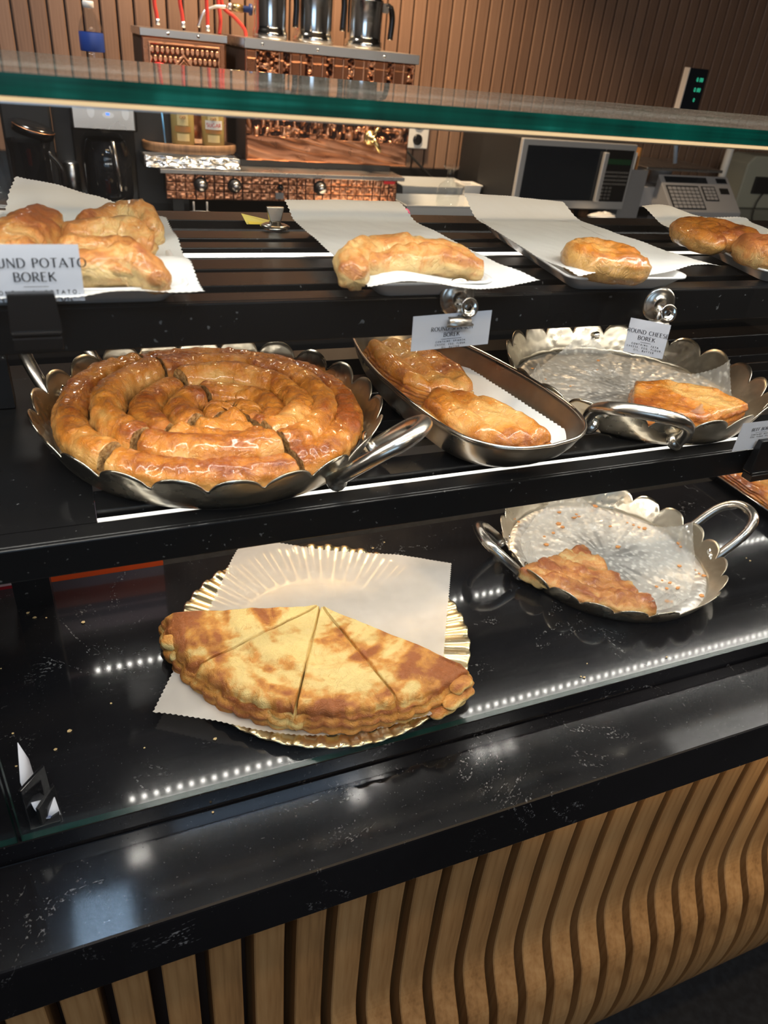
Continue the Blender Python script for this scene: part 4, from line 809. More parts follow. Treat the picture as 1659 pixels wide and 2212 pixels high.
# =================================================================== BACK COUNTER AND KITCHEN
BZ = .228
bc = thing('back_counter', 'black back counter along the slatted wall, behind the pastry case', 'counter', (1.2, 2.1, FZ))
MB().box(-3.1, 3.0, -.02, .60, BZ-.04-FZ, BZ-FZ).build('worktop', M['stone'], bc, bevel=.002)
MB().box(-3.1, 3.0, .02, .60, 0, BZ-.04-FZ).build('cabinet', M['black_matt'], bc)
MB().box(-3.1, 3.0, .575, .60, BZ-FZ, BZ+.07-FZ).build('upstand', M['black_gloss'], bc)
def P2(x, y, Y): p = aty(x, y, Y); return p
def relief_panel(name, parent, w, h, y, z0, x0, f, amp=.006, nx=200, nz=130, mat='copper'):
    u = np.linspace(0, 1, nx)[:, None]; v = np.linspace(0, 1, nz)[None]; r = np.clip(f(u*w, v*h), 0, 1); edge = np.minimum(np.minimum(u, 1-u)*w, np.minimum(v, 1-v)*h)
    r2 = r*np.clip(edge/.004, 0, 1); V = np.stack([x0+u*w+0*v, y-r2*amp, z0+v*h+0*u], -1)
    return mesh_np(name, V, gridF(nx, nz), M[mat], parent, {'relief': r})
def lumps(x, y, sc, seed): return np.clip(.45+.9*vn(x*sc+seed, y*sc*1.5, seed)+.35*vn(x*sc*2.3, y*sc*2.3, seed), 0, 1)
# big copper boiler ------------------------------------------------------------------------------------------
sx0, sx1, sy = .530, 1.034, 2.29; sz0, sz1 = P2(530, 345, sy).z, P2(527, 84, sy).z
sv = thing('copper_boiler', 'large copper tea boiler with embossed front and a brass tap, three steel pots on top', 'boiler', (sx0, sy, sz0)); w_ = sx1-sx0; h_ = sz1-sz0
MB().box(0, w_, .001, .26, 0, h_).build('body', M['dark_wood'], sv)
MB().box(-.004, w_+.006, -.012, .264, h_-.020, h_+.004).build('top_rim', M['steel'], sv, bevel=.001)
def boiler_f(x, y):
    v = y/h_; r = np.full(np.broadcast(x, y).shape, .55)
    ups = .42+.12*vn(x*60, y*60, 3)
    pitch = .062; fx = (x/pitch) % 1; bars = np.minimum(np.abs(fx-.5), np.abs(fx)); col = (np.floor(x/pitch) % 2)
    win = np.where(np.abs(fx-.5) < .04, 1.0, np.where((fx < .06) | (fx > .94), .9, .38)); win = np.where(np.abs(((v-.62) % .16)-.08) < .007, 1.0, win)
    br = lumps(x, y, 95, 9); up = np.where(((x > .03) & (x < .09)) | (fx > .72), br, win)
    lowr = lumps(x, y, 55, 4)*(.55+.45*np.abs(np.sin(x*70))); fig = np.clip(lumps(x*1.6, y*.55, 62, 7), 0, 1); lowr = np.where(vn(x*9, y*6, 2) > .0, fig, lowr)
    ground = .5+.25*vn(x*25+y*90, y*60, 1); lowr = np.where(v < .22, ground, lowr)
    return np.where(v > .60, up, lowr)
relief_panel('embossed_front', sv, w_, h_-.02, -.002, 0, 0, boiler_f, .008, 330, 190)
tp = P2(797, 297, sy); tx, tz = tp.x-sx0, tp.z-sz0
tap = MB().lathe([(.020, 0), (.022, .004), (.016, .010), (.009, .014), (.009, .034), (0, .036)], n=24, M=Matrix.Translation((tx, -.008, tz)) @ Matrix.Rotation(radians(90), 4, 'X')).tube([(tx, -.036, tz), (tx+.012, -.040, tz-.016), (tx+.022, -.040, tz-.034)], [.008, .0075, .006], 10).build('tap', M['brass'], sv)
MB().tube([(tx, -.036, tz+.006), (tx+.004, -.038, tz+.020), (tx+.016, -.038, tz+.030)], [.006, .005, .007], 8).build('tap_lever', M['brass'], tap)
for x in (.045, .20, .40): MB().lathe([(.004, 0), (.003, .002), (0, .0025)], n=10, M=Matrix.Translation((x, -.012, h_-.008)) @ Matrix.Rotation(radians(90), 4, 'X')).build('screw', M['chrome'], sv)
# small copper boiler
lx0, ly = .276, 2.40; lz0, lz1 = P2(320, 300, ly).z-.02, P2(303, 62, ly).z; lb = thing('copper_boiler', 'smaller copper boiler with embossed arch, left of the large one', 'boiler', (lx0, ly, lz0)); wl = .226; hl = lz1-lz0
MB().box(0, wl, .001, .2, 0, hl).build('body', M['dark_wood'], lb); MB().box(-.003, wl+.003, -.008, .204, hl-.014, hl+.004).build('top_rim', M['steel'], lb, bevel=.001)
def arch_f(x, y):
    r = np.full(np.broadcast(x, y).shape, .55); ix = np.minimum(x, wl-x); iy = hl-y; ins = (ix > .022) & (iy > .030)
    d = np.abs(((x*75+np.floor(y*48) % 2*.5) % 1)-.5)*2; e_ = np.abs(((y*48) % 1)-.5)*2; dia = np.where(d**2+e_**2 < .6, 1.0, .12)
    ax = np.abs(x-wl*.48); ay = y-(hl-.052)+ax*1.15; arch = np.where(np.abs(ay) < .0045, 1.0, np.where(np.abs(ay+.012) < .003, .9, np.where(ay < 0, .45+.4*vn(x*90, y*60), dia)))
    r = np.where(ins, arch, r); fr_ = ((np.abs(ix-.020) < .002) & (iy > .026)) | ((np.abs(iy-.028) < .002) & (ix > .018)); return np.where(fr_, .95, r)
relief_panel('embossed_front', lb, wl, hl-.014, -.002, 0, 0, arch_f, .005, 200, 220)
MB().box(.0, .030, -.004, 0, .0, hl*.30).build('corner_strip', M['copper_plain'], lb)
for x in (.07, .15): MB().lathe([(.004, 0), (.003, .002), (0, .0025)], n=10, M=Matrix.Translation((x, -.009, hl-.005)) @ Matrix.Rotation(radians(90), 4, 'X')).build('screw', M['chrome'], lb)
# red hoses
def hose(label, pxs, Y, r=.0052, ferr=True, mat='red_hose', name='hose'):
    pts = [P2(x, y, Y) for x, y in pxs]; o = pts[-1].copy(); t = thing(name, label, 'hose', tuple(o))
    MB().tube(bez([p-o for p in pts], 10), r, 10).build('tube', M[mat], t)
    if ferr: MB().tube([(0, 0, .010), (0, 0, -.004)], r*1.25, 10).build('ferrule', M['alu'], t)
    return t
hose('red hose rising at the left end of the smaller boiler', [(334, -70), (333, 0), (338, 30), (341, 50)], 2.46)
hose('second red hose from the left above the smaller boiler', [(384, -70), (388, 0), (393, 30), (396, 56)], 2.46)
hose('red hose rising from the right end of the smaller boiler', [(446, -70), (446, 0), (448, 35), (449, 64)], 2.46)
hose('red hose hanging down behind the right end of the smaller boiler', [(470, -70), (471, 0), (476, 40), (474, 75)], 2.52, ferr=False)
hose('red hose looping across to the large boiler', [(476, -60), (480, 10), (505, 36), (527, 62), (532, 82)], 2.54, ferr=False)
hose('braided steel hose between the two boilers', [(428, 58), (440, 28), (462, 15), (488, 15)], 2.50, .0048, False, 'alu', 'braided_hose')
vv = P2(515, 18, 2.48); va = thing('water_valve', 'small brass and blue valve at the end of the braided hose', 'valve', tuple(vv)); 
MB().tube([(-.030, 0, .003), (-.018, 0, .002)], .009, 12).build('nut', M['alu'], va); MB().tube([(-.018, 0, .002), (.012, 0, 0)], .010, 12).build('body', M['brass'], va); MB().tube([(.012, 0, 0), (.030, 0, 0), (.031, 0, 0), (.038, 0, 0)], [.008, .008, .014, .014], 12).build('knob', simple('blue_knob', (.02, .04, .14), .4), va)
# steel pots
def pot(label, xc, z, r, hh, hs, Y, spout=False):
    t = thing('steel_teapot', label, 'teapot', (xc, Y, z))
    MB().lathe([(0, 0), (r*1.03, 0), (r*1.06, .006), (r*1.06, .018), (r, .022), (r*.97, .03), (r*.99, hh), (r*1.02, hh+.004), (r*.6, hh+.02), (0, hh+.024)], n=40).build('body', M['chrome'], t)
    h = MB().tube(bez([(r*.95*hs, -.01, hh*.95), (r*1.32*hs, -.015, hh*.95), (r*1.52*hs, -.015, hh*.70), (r*1.48*hs, -.015, hh*.25)], 8), [.006]*9+[.0085]*16, 10, sc=(1, 1)).build('handle', M['black_gloss'], t)
    MB().box(min(r*.9*hs, r*1.25*hs), max(r*.9*hs, r*1.25*hs), -.018, -.006, hh*.80, hh*1.0).build('handle_bracket', M['steel'], t)
    return t
zz_ = sz1+.0045
pot('steel pot at the left on top of the large boiler', .628, zz_, .046, .135, 1, 2.40)
pot('steel pot in the middle on top of the large boiler', .760, zz_, .056, .15, 1, 2.42)
pot('steel pot at the right on top of the large boiler, black handle', .905, zz_, .052, .115, 1, 2.39)
# burner base
bx0, bx1 = .290, .972; by = 2.20; z0, z1 = P2(362, 430, by).z, P2(358, 373, by).z
bb = thing('burner_base', 'copper gas burner base with knobs under the large boiler', 'stove', (bx0, by, BZ)); wb_ = bx1-bx0
MB().box(.01, wb_-.01, .004, .45, z0-BZ, z1-BZ).build('body', M['black_matt'], bb)
MB().box(-.014, wb_+.018, -.012, .46, z1-BZ, z1-BZ+.011).build('steel_top', M['steel'], bb, bevel=.001)
def tile_f(x, y): 
    p = .0262; fx = np.abs(((x/p) % 1)-.5)*2; fy = np.abs(((y/(z1-z0)*3) % 1)-.5)*2; return np.where((fx > .90) | (fy > .88), 0.0, .62+.45*vn(x*170, y*170)+.1*vn(x*60, y*60))
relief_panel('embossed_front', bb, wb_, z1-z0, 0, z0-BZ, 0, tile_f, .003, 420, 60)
for kx, ky in ((433, 398), (506, 400), (690, 405)):
    q = P2(kx, ky, by); Mx = Matrix.Translation((q.x-bx0, -.003, q.z-BZ)) @ Matrix.Rotation(radians(90), 4, 'X')
    kb = MB().lathe([(.019, 0), (.019, .006), (.0145, .009), (.0138, .022), (.012, .024), (0, .024)], n=28, M=Mx).build('knob', M['black_matt'], bb)
    MB().lathe([(0, .0245), (.0118, .0245), (.0118, .0262), (0, .0265)], n=24, M=Mx).build('knob_cap', M['steel'], kb)
q = P2(605, 404, by); MB().lathe([(.008, 0), (.008, .006), (0, .007)], n=16, M=Matrix.Translation((q.x-bx0, -.003, q.z-BZ)) @ Matrix.Rotation(radians(90), 4, 'X')).build('igniter_button', M['black_gloss'], bb)
q = P2(603, 423, by); MB().box(q.x-bx0-.012, q.x-bx0+.012, -.0055, -.004, q.z-BZ-.008, q.z-BZ+.009).build('sticker', M['grey_box'], bb)
q = P2(840, 394, by); MB().box(q.x-bx0-.018, q.x-bx0+.018, -.0055, -.004, q.z-BZ-.004, q.z-BZ+.004).build('red_badge', M['red'], bb)
for x in (.02, wb_-.06): MB().box(x, x+.03, .03, .06, 0, z0-BZ).build('foot', M['black_matt'], bb)
MB().box(wb_*.33, wb_+.01, .09, .40, z1-BZ+.011, sz0-BZ-.0002).build('burner_frame', M['black_matt'], bb)
q0, q1_ = P2(418, 432, 2.17), P2(447, 432, 2.17); zf = P2(430, 458, 2.17).z; ft = thing('wire_stand', 'small grey wire stand with a round white foot before the burner base', 'stand', ((q0.x+q1_.x)/2, 2.17, BZ)); a_ = (q1_.x-q0.x)/2
MB().lathe([(0, 0), (.034, 0), (.036, .003), (.030, .006), (0, .006)], n=28).build('round_foot', M['white'], ft)
for sx in (-a_, a_): MB().tube([(sx, 0, .005), (sx, 0, q0.z-BZ-.004)], .0026, 8).build('upright', M['grey_box'], ft)
# foil tray, oval board, jars
f0, f1 = P2(312, 350, 2.21), P2(518, 362, 2.21); fz = z1+.0125; ff = thing('foil_tray', 'crumpled silver foil tray lying on the left end of the burner base', 'tray', ((f0.x+f1.x)/2, 2.205, fz)); wf = (f1.x-f0.x)/2
u = np.linspace(0, 1, 60)[:, None]; v = np.linspace(0, 1, 14)[None]
V = np.stack([-wf+u*2*wf+.003*fbm(u*9, v*3), -.012+.016*v+.006*fbm(u*14, v*5, 2)+0*u, .001+v*.026+0*u+.0015*vn(u*12, v*2)], -1); fo1 = mesh_np('foil_front', V, gridF(60, 14), M['foil'], ff); fo1.modifiers.new('t', 'SOLIDIFY').thickness = .0006
MB().box(-wf, wf, .0, .09, 0, .003).box(-wf, wf, .085, .09, 0, .024).box(wf-.004, wf, 0, .09, 0, .026).box(-wf, -wf+.004, 0, .09, 0, .026).build('foil_base', M['foil'], ff)
bo0, bo1, bz_ = P2(308, 320, 2.30), P2(511, 335, 2.30), P2(400, 326, 2.25).z; bd = thing('oval_board', 'dark oval wooden board carrying two jars', 'board', ((bo0.x+bo1.x)/2, 2.31, fz+.001)); rb_ = (bo1.x-bo0.x)/2
bd.location.z = P2(400, 333, 2.25).z
MB().lathe([(0, 0), (rb_*.96, 0), (rb_, .006), (rb_, .022), (rb_*.95, .024), (rb_*.92, .017), (0, .017)], n=48, sy=.55).build('board_body', M['rustic'], bd)
MB().prism([(-.1, .02), (.1, .02), (.1, .06), (-.1, .06)], -(bd.location.z-fz), 0).build('under_box', M['black_matt'], bd)
jz = bd.location.z+.0175
def jar(label, px, sugar):
    q = P2(px, 300, 2.29); t = thing('coffee_jar', label, 'jar', (q.x, 2.30, jz)); R0 = .031
    MB().lathe([(0, 0), (R0*.95, 0), (R0, .004), (R0, .088), (R0*.85, .098), (0, .098)], n=32).build('jar_body', M['honey'], t)
    MB().lathe([(R0*.86, .0985), (R0*.86, .114), (R0*.8, .118), (0, .118)], n=32).build('lid', M['brass'], t)
    def patch(z0_, z1_, a0, a1, m, nm, rr=1.012, par=None):
        A_ = np.linspace(radians(a0), radians(a1), 14); vs = [(R0*rr*cos(a), R0*rr*sin(a), z) for z in (z0_, z1_) for a in A_]; return MB().add(vs, [(i, i+1, 15+i, 14+i) for i in range(13)], True).build(nm, m, par or t)
    patch(.012, .030, -128, -66, M['label_yellow'], 'lower_label'); patch(.034, .048, -140, -56, M['label_brown'], 'label_band'); pa = patch(.050, .082, -125, -70, M['label_yellow'], 'upper_label')
    mb = MB()
    for dx in (-.005, .003): mb.lathe([(.004, -.0005), (.004, .0005), (.0025, .0005), (.0025, -.0005), (.004, -.0005)], n=14, M=Matrix.Translation((-.003+dx, -R0*1.03, .070)) @ Matrix.Rotation(radians(90), 4, 'X'))
    mb.build('label_print', M['label_brown'], pa)
    if sugar:
        ow = patch(.044, .066, -140, -50, M['white'], 'handwritten_label', 1.03)
        text_to(MB(), 'SUGAR', .0090, 0, .050, lambda u_, v_, w=0: Vector((R0*1.045*sin(u_/R0-.09), -R0*1.045*cos(u_/R0-.09), v_)), .16, .13, False, .10, wob=.03).build('lettering', M['red'], ow)
    return t
jar('amber jar with cream labels, left on the oval board', 397, False); jar('amber jar with a white label handwritten SUGAR, right on the oval board', 462, True)
q = P2(358, 300, 2.26); st = thing('blue_stick', 'thin blue stick standing on the oval board left of the jars', 'stick', (q.x, 2.27, jz)); MB().tube([(0, 0, 0), (-.006, 0, .10)], .0022, 8).build('stick_body', simple('light_blue', (.15, .45, .9), .3), st)
# bottle
q = P2(208, 120, 2.25); bz0 = BZ+.0
cm_z = P2(235, 228, 2.20).z+.085
bt_ = thing('water_bottle', 'clear plastic water bottle with a blue label, standing behind the coffee machine', 'bottle', (q.x, 2.36, P2(205, 210, 2.36).z))
kx = 1.05; zb_ = bt_.location.z; zt_ = P2(203, 3, 2.36).z-zb_
MB().lathe([(0, .0), (.024, 0), (.029, .006), (.029, zt_*.18), (.0265, zt_*.2), (.029, zt_*.23), (.0265, zt_*.26), (.029, zt_*.29), (.029, zt_*.48), (.030, zt_*.70), (.024, zt_*.80), (.011, zt_*.91), (.011, zt_*.94)], n=32).build('bottle_body', M['plastic_clear'], bt_)
MB().lathe([(.0295, zt_*.49), (.0302, zt_*.50), (.0302, zt_*.68), (.0295, zt_*.69)], n=32).build('label_sleeve', M['blue_label'], bt_)
MB().lathe([(.0125, zt_*.93), (.0135, zt_*.935), (.0135, zt_*.99), (.012, zt_), (0, zt_)], n=24).build('cap', M['white'], bt_)
sh = thing('wall_ledge', 'dark low box behind the coffee machine carrying the water bottle', 'box', (q.x, 2.38, BZ)); MB().box(-.12, .22, -.06, .10, 0, zb_-BZ-.0002).build('box_body', M['black_matt'], sh)
# drip coffee machine
Yc_ = 2.20; x0_, x1_ = P2(180, 440, Yc_).x-.004, P2(305, 450, Yc_).x+.008; cmw = x1_-x0_; cm = thing('coffee_machine', 'black and steel drip coffee machine with a glass jug', 'coffee machine', ((x0_+x1_)/2, Yc_, BZ))
hw = cmw/2; ztop_ = .295; zf0 = P2(235, 283, Yc_).z-BZ
MB().box(-hw, hw, .10, .20, 0, ztop_).build('body', M['black_gloss'], cm, bevel=.004)
MB().box(-hw, hw, -.01, .10, 0, .018).build('base', M['black_gloss'], cm, bevel=.002); MB().box(-hw+.005, hw-.004, -.014, -.0102, .0, .017).build('base_trim', M['steel'], cm)
hd = MB().box(-hw, hw, .0, .10, zf0, ztop_).build('head', M['black_gloss'], cm, bevel=.004)
pn = MB().box(-hw+.002, hw-.006, -.006, -.0002, zf0+.002, ztop_-.02).build('control_panel', M['steel'], cm, bevel=.004)
for px_, py_, w2, h2 in ((195, 238, .009, .016), (270, 244, .009, .016), (233, 248, .014, .007)):
    q = P2(px_, py_, Yc_); lx = q.x-cm.location.x; lz = q.z-BZ; MB().prism([(lx+w2*cos(a), lz+h2*sin(a)) for a in np.linspace(0, 2*pi, 17)[:-1]], .0068, .0090, M=Matrix.Rotation(radians(90), 4, 'X')).build('button', M['alu'], cm)
q = P2(232, 246, Yc_); MB().box(q.x-cm.location.x-.004, q.x-cm.location.x+.004, -.0105, -.0092, q.z-BZ-.002, q.z-BZ+.003).build('indicator_light', M['blue_led'], cm)
jg = MB().lathe([(0, 0), (.055, .001), (.060, .02), (.060, .11), (.050, .145), (.046, .150)], c=(0, .045, .0195), n=36).build('jug', M['black_clear'], cm)
ja, jb2 = P2(243, 305, 2.17), P2(262, 412, 2.17); MB().tube([(ja.x-cm.location.x, -.030, ja.z-BZ), (jb2.x-cm.location.x, -.030, jb2.z-BZ)], .0085, 12, sc=(1.1, .6)).build('jug_handle', M['steel'], jg)
# Turkish coffee brewer
tb = thing('coffee_brewer', 'tall black coffee brewer with a copper-edged lid, left of the drip machine', 'coffee machine', (P2(80, 400, 2.2).x, 2.2, BZ))
MB().box(-.060, .055, .03, .14, 0, .30).build('body', M['black_matt'], tb, bevel=.006); MB().box(-.062, .062, -.06, .03, 0, .03).build('base', M['black_gloss'], tb, bevel=.004)
MB().lathe([(0, 0), (.044, 0), (.047, .005), (.046, .11), (.052, .135)], c=(-.005, -.012, .031), n=32).build('jug', M['black_clear'], tb)
MB().tube(bez([(.036, -.05, .145), (.058, -.052, .12), (.066, -.052, .085), (.060, -.052, .045)], 6), .0075, 8).build('jug_handle', M['black_gloss'], tb)
q = P2(72, 276, 2.18); lx = q.x-tb.location.x; lz = q.z-BZ; Ml = Matrix.Translation((lx, -.01, lz)) @ Matrix.Rotation(radians(14), 4, 'Y') @ Matrix.Rotation(radians(8), 4, 'X')
MB().lathe([(0, -.018), (.048, -.016), (.048, 0), (.04, .006), (0, .008)], n=32, sy=.8, M=Ml).build('lid', M['black_gloss'], tb); MB().tube([Ml @ Vector((.0485*cos(a), .0485*.8*sin(a), 0)) for a in np.linspace(-2.9, .0, 24)], .0012, 6).build('lid_trim', M['copper_plain'], tb)
# plate/bag at far left, small steel can
q = P2(0, 385, 2.15); gb = thing('plastic_bag', 'clear plastic bag on a white dish at the left edge of the back counter', 'bag', (q.x-.02, 2.14, BZ)); 
MB().lathe([(0, 0), (.05, 0), (.062, .010), (.060, .012), (0, .006)], n=32).build('dish', M['white'], gb); MB().lathe([(.05, .012), (.052, .04), (.040, .09), (.028, .15), (.012, .19), (0, .20)], n=18).build('bag_film', M['plastic_clear'], gb)
q = P2(158, 385, 2.26); cn = thing('steel_can', 'small steel canister between the two coffee machines', 'canister', (q.x, 2.30, BZ)); MB().lathe([(0, 0), (.020, 0), (.020, .10), (.016, .104), (0, .104)], n=24).build('can_body', M['steel'], cn)
# outlet
o0, o1 = P2(880, 250, 2.69), P2(920, 322, 2.69); ol = thing('wall_socket', 'white wall socket plate with black sockets, right of the large boiler', 'socket', ((o0.x+o1.x)/2, 2.695, o1.z)); w2 = (o1.x-o0.x)/2+.004
MB().prism([(-w2, .0), (w2, 0), (w2, .13), (-w2, .13)], 0, .008, M=Matrix.Rotation(radians(90), 4, 'X')).build('plate', M['white'], ol, bevel=.003)
for z in (.030, .082): MB().lathe([(.018, 0), (.018, .004), (.013, .006), (0, .004)], n=24, M=Matrix.Translation((.004, -.0085, z)) @ Matrix.Rotation(radians(90), 4, 'X')).build('socket_hole', M['black_gloss'], ol)
hose('black power cable running from the socket down to the counter', [(878, 325), (900, 350), (940, 392), (950, 410)], 2.66, .004, False, 'black_matt', 'power_cable')
hose('thin black cable crossing the wall behind the glass jug', [(905, 365), (960, 376), (1000, 374), (1035, 366)], 2.68, .0025, False, 'black_matt', 'power_cable')
# plastic trays and glass piece
def boxtray(label, x0, x1, Y, y1, z, h2, mat, name='plastic_tray', fl=.012):
    t = thing(name, label, 'tray', ((x0+x1)/2, Y, z)); w2 = (x1-x0)/2; d = y1-Y; L = []
    for ins, zz in ((fl, 0), (0, h2), (-.004, h2), (-.004, h2-.003), (.003, h2-.003), (fl+.003, .003)): L += [(-w2+ins, ins, zz), (w2-ins, ins, zz), (w2-ins, d-ins, zz), (-w2+ins, d-ins, zz)]
    MB().add(L, [(4*i+k, 4*i+(k+1) % 4, 4*i+4+(k+1) % 4, 4*i+4+k) for i in range(5) for k in range(4)]+[(3, 2, 1, 0), (20, 21, 22, 23)]).build('tray_body', mat, t); return t
frost = simple('frosted_plastic', (.50, .52, .53), .2)
a, b = P2(877, 452, 2.18), P2(1062, 455, 2.18); boxtray('frosted plastic tray before the glass jug on the back counter', a.x, b.x, 2.18, 2.36, BZ, .036, frost)
a, b = P2(862, 425, 2.42), P2(1020, 428, 2.42); boxtray('deeper clear tray stacked behind the frosted tray', a.x, b.x, 2.40, 2.58, BZ, .055, frost)
a, b = P2(1028, 425, 2.3), P2(1058, 428, 2.3); bx = boxtray('small white tub at the right end of the plastic trays', a.x, b.x+.01, 2.385, 2.395+.06, BZ, .065, M['white'], fl=.004)
q = P2(958, 425, 2.30); gj = thing('glass_jug', 'small clear glass jug with a flared top in the frosted tray', 'jug', (q.x, 2.27, BZ+.0035)); hh = P2(958, 357, 2.27).z-BZ-.0035
MB().lathe([(0, 0), (.036, .002), (.038, hh*.45), (.030, hh*.58), (.012, hh*.68), (.010, hh*.88), (.024, hh*.97), (.026, hh)], n=32).build('jug_body', M['plastic_clear'], gj)
a, b = P2(690, 450, 2.12), P2(868, 457, 2.12); dw = thing('oval_dish', 'shallow white oval dish at the front of the back counter', 'dish', ((a.x+b.x)/2, 2.17, BZ)); r_ = (b.x-a.x)/2
MB().lathe([(0, .002), (r_*.62, .002), (r_, .022), (r_*1.01, .0235), (r_*.98, .0235), (r_*.60, .006), (0, .006)], n=48, sy=.55).build('dish_body', M['white_plastic'], dw)
q = P2(876, 450, 2.14); pk = thing('pink_loop', 'bright pink plastic loop at the end of the oval dish', 'loop', (q.x, 2.135, BZ)); MB().tube([(0.012*cos(a), .004*sin(a), .016+.014*sin(a)) for a in np.linspace(0, 2*pi, 20)], .0035, 8).build('loop_body', M['pink'], pk)
# crate
a = P2(1030, 420, 2.5); cr = thing('crate', 'dark perforated plastic crate left of the microwave', 'crate', (a.x+.12, 2.47, BZ)); MB().box(-.13, .11, 0, .18, 0, .23).build('crate_body', M['black_matt'], cr, bevel=.004)
mb = MB()
for i in range(5):
    for j in range(8): mb.box(-.105+i*.030, -.092+i*.030, -.0015, -.0002, .03+j*.018, .036+j*.018)
mb.build('slots', M['grey_box'], cr)['kind'] = 'stuff'
# microwave
Ym = 2.20; a, b = P2(1100, 446, Ym), P2(1338, 450, Ym); mz0 = a.z; mz1 = P2(1122, 296, Ym).z; mw = thing('microwave', 'stainless microwave oven with a dark door and a keypad, on the back counter', 'microwave', ((a.x+b.x)/2, Ym, BZ)); hw = (b.x-a.x)/2; z_0 = mz0-BZ; z_1 = mz1-BZ
MB().box(-hw, hw, .004, .24, z_0, z_1).build('case', M['black_matt'], mw, bevel=.004)
for sx in (-hw+.03, hw-.03):
    for sy_ in (.03, .20): MB().lathe([(.010, 0), (.010, z_0)], c=(sx, sy_, 0), n=12).build('foot', M['black_matt'], mw)
xk = P2(1285, 400, Ym).x-mw.location.x; dr = MB()
dr.prism([(-hw, z_0), (hw, z_0), (hw, z_1), (-hw, z_1)], .0, .016, M=Matrix.Rotation(radians(90), 4, 'X')).build('door_frame', M['silver'], mw, bevel=.003)
wd = MB().prism([(-hw+.020, z_0+.026), (xk, z_0+.026), (xk, z_1-.018), (-hw+.020, z_1-.018)], .0162, .019, M=Matrix.Rotation(radians(90), 4, 'X')).build('window', M['screen'], mw, bevel=.006)
kp = MB().prism([(xk+.002, z_0+.026), (hw-.010, z_0+.026), (hw-.010, z_1-.018), (xk+.002, z_1-.018)], .0162, .019, M=Matrix.Rotation(radians(90), 4, 'X')).build('keypad', M['black_gloss'], mw, bevel=.002)
MB().box(xk-.012, xk+.006, -.034, -.0195, z_0+.026, z_1-.026).build('door_handle', M['silver'], mw, bevel=.003)
for i in range(4): MB().box(xk+.016, hw-.016, -.0212, -.0192, z_0+.115-i*.012, z_0+.121-i*.012).build('key', M['alu'], kp)
for i in range(3):
    for j in range(4): MB().box(xk+.014+i*.0155, xk+.024+i*.0155, -.0212, -.0192, z_0+.066-j*.011, z_0+.073-j*.011).build('key', M['alu'], kp)
MB().box(xk+.014, hw-.016, -.0205, -.0192, z_0+.142, z_0+.158).build('display', simple('dim_display', (.01, .05, .02), .2), kp)
# organiser
a, b = P2(1338, 455, 2.22), P2(1372, 455, 2.22); og = thing('file_box', 'grey open file box with papers, right of the microwave', 'box', ((a.x+b.x)/2+.010, 2.23, BZ)); hh = P2(1355, 366, 2.23).z-BZ; w2 = (b.x-a.x)/2+.012
MB().box(-w2, w2, 0, .003, 0, hh).box(-w2, -w2+.003, .003, .16, 0, hh).box(w2-.003, w2, .003, .16, 0, hh).box(-w2+.003, w2-.003, .157, .16, 0, hh*1.1).box(-w2, w2, .003, .157, 0, .003).build('box_body', M['grey_box'], og)
for i, (m, hx) in enumerate((('blue_label', .10), ('white', .085), ('label_brown', .11))): MB().box(-.022+i*.014, -.016+i*.014, .02, .14, .0035, hh+hx*.6).build('folder', M[m], og)
q = P2(1310, 455, 2.12); ts_ = thing('tissue', 'crumpled white tissue below the microwave', 'tissue', (q.x, 2.13, BZ)); 
th = np.linspace(0, 1, 30)[:, None]; ph = np.linspace(0, 1, 24)[None]; R0 = .035*(1+.4*fbm(th*6, ph*6, 5)); mesh_np('tissue_body', np.stack([R0*1.3*np.sin(th*pi)*np.cos(ph*2*pi), R0*np.sin(th*pi)*np.sin(ph*2*pi), .018+.5*R0*np.cos(th*pi)], -1), gridF(30, 24), M['white'], ts_)
# scale
Ysc = 2.20; sl = thing('counter_scale', 'grey shop scale with a keypad front and a raised customer display', 'scale', (P2(1490, 455, Ysc).x, Ysc, BZ)); X0 = sl.location.x
def L2(x, y, Y=Ysc): p = aty(x, y, Y); return (p.x-X0, p.z-BZ)
bl_, br_, tr_, tl_ = L2(1462, 455), L2(1597, 462), L2(1590, 388), L2(1425, 362)
zt2 = .150
def wedge(x0, x1, y0, y1, zf_, zr_, nm, mat, par=sl, z0_=0.0):
    vs = [(x0, y0, z0_), (x1, y0, z0_), (x1, y1, z0_), (x0, y1, z0_), (x0, y0+.0, zf_), (x1, y0, zf_), (x1, y1, zr_), (x0, y1, zr_)]
    return MB().add(vs, [(3, 2, 1, 0), (4, 5, 6, 7), (0, 1, 5, 4), (1, 2, 6, 5), (2, 3, 7, 6), (3, 0, 4, 7)]).build(nm, mat, par, bevel=.003)
xa, xb = L2(1452, 455)[0], L2(1600, 462)[0]
wedge(xa, xb, .0, .12, .030, .135, 'console', M['scale_grey'], z0_=.006)
wedge(xa-.10, xb-.05, .12, .34, .090, .090, 'base', M['scale_grey'], z0_=.02)
pl_ = MB().prism([(xa-.085, .09), (xb-.06, .09), (xb-.06, .36), (xa-.085, .36)], .150, .160).build('weighing_plate', M['steel'], sl, bevel=.003)
MB().lathe([(.04, .09), (.04, .150)], c=((xa+xb)/2-.06, .23, 0), n=20).build('plate_post', M['scale_grey'], sl)
sn, cs_ = (.135-.030)/.12, 1; nrm_a = atan2(.105, .12)
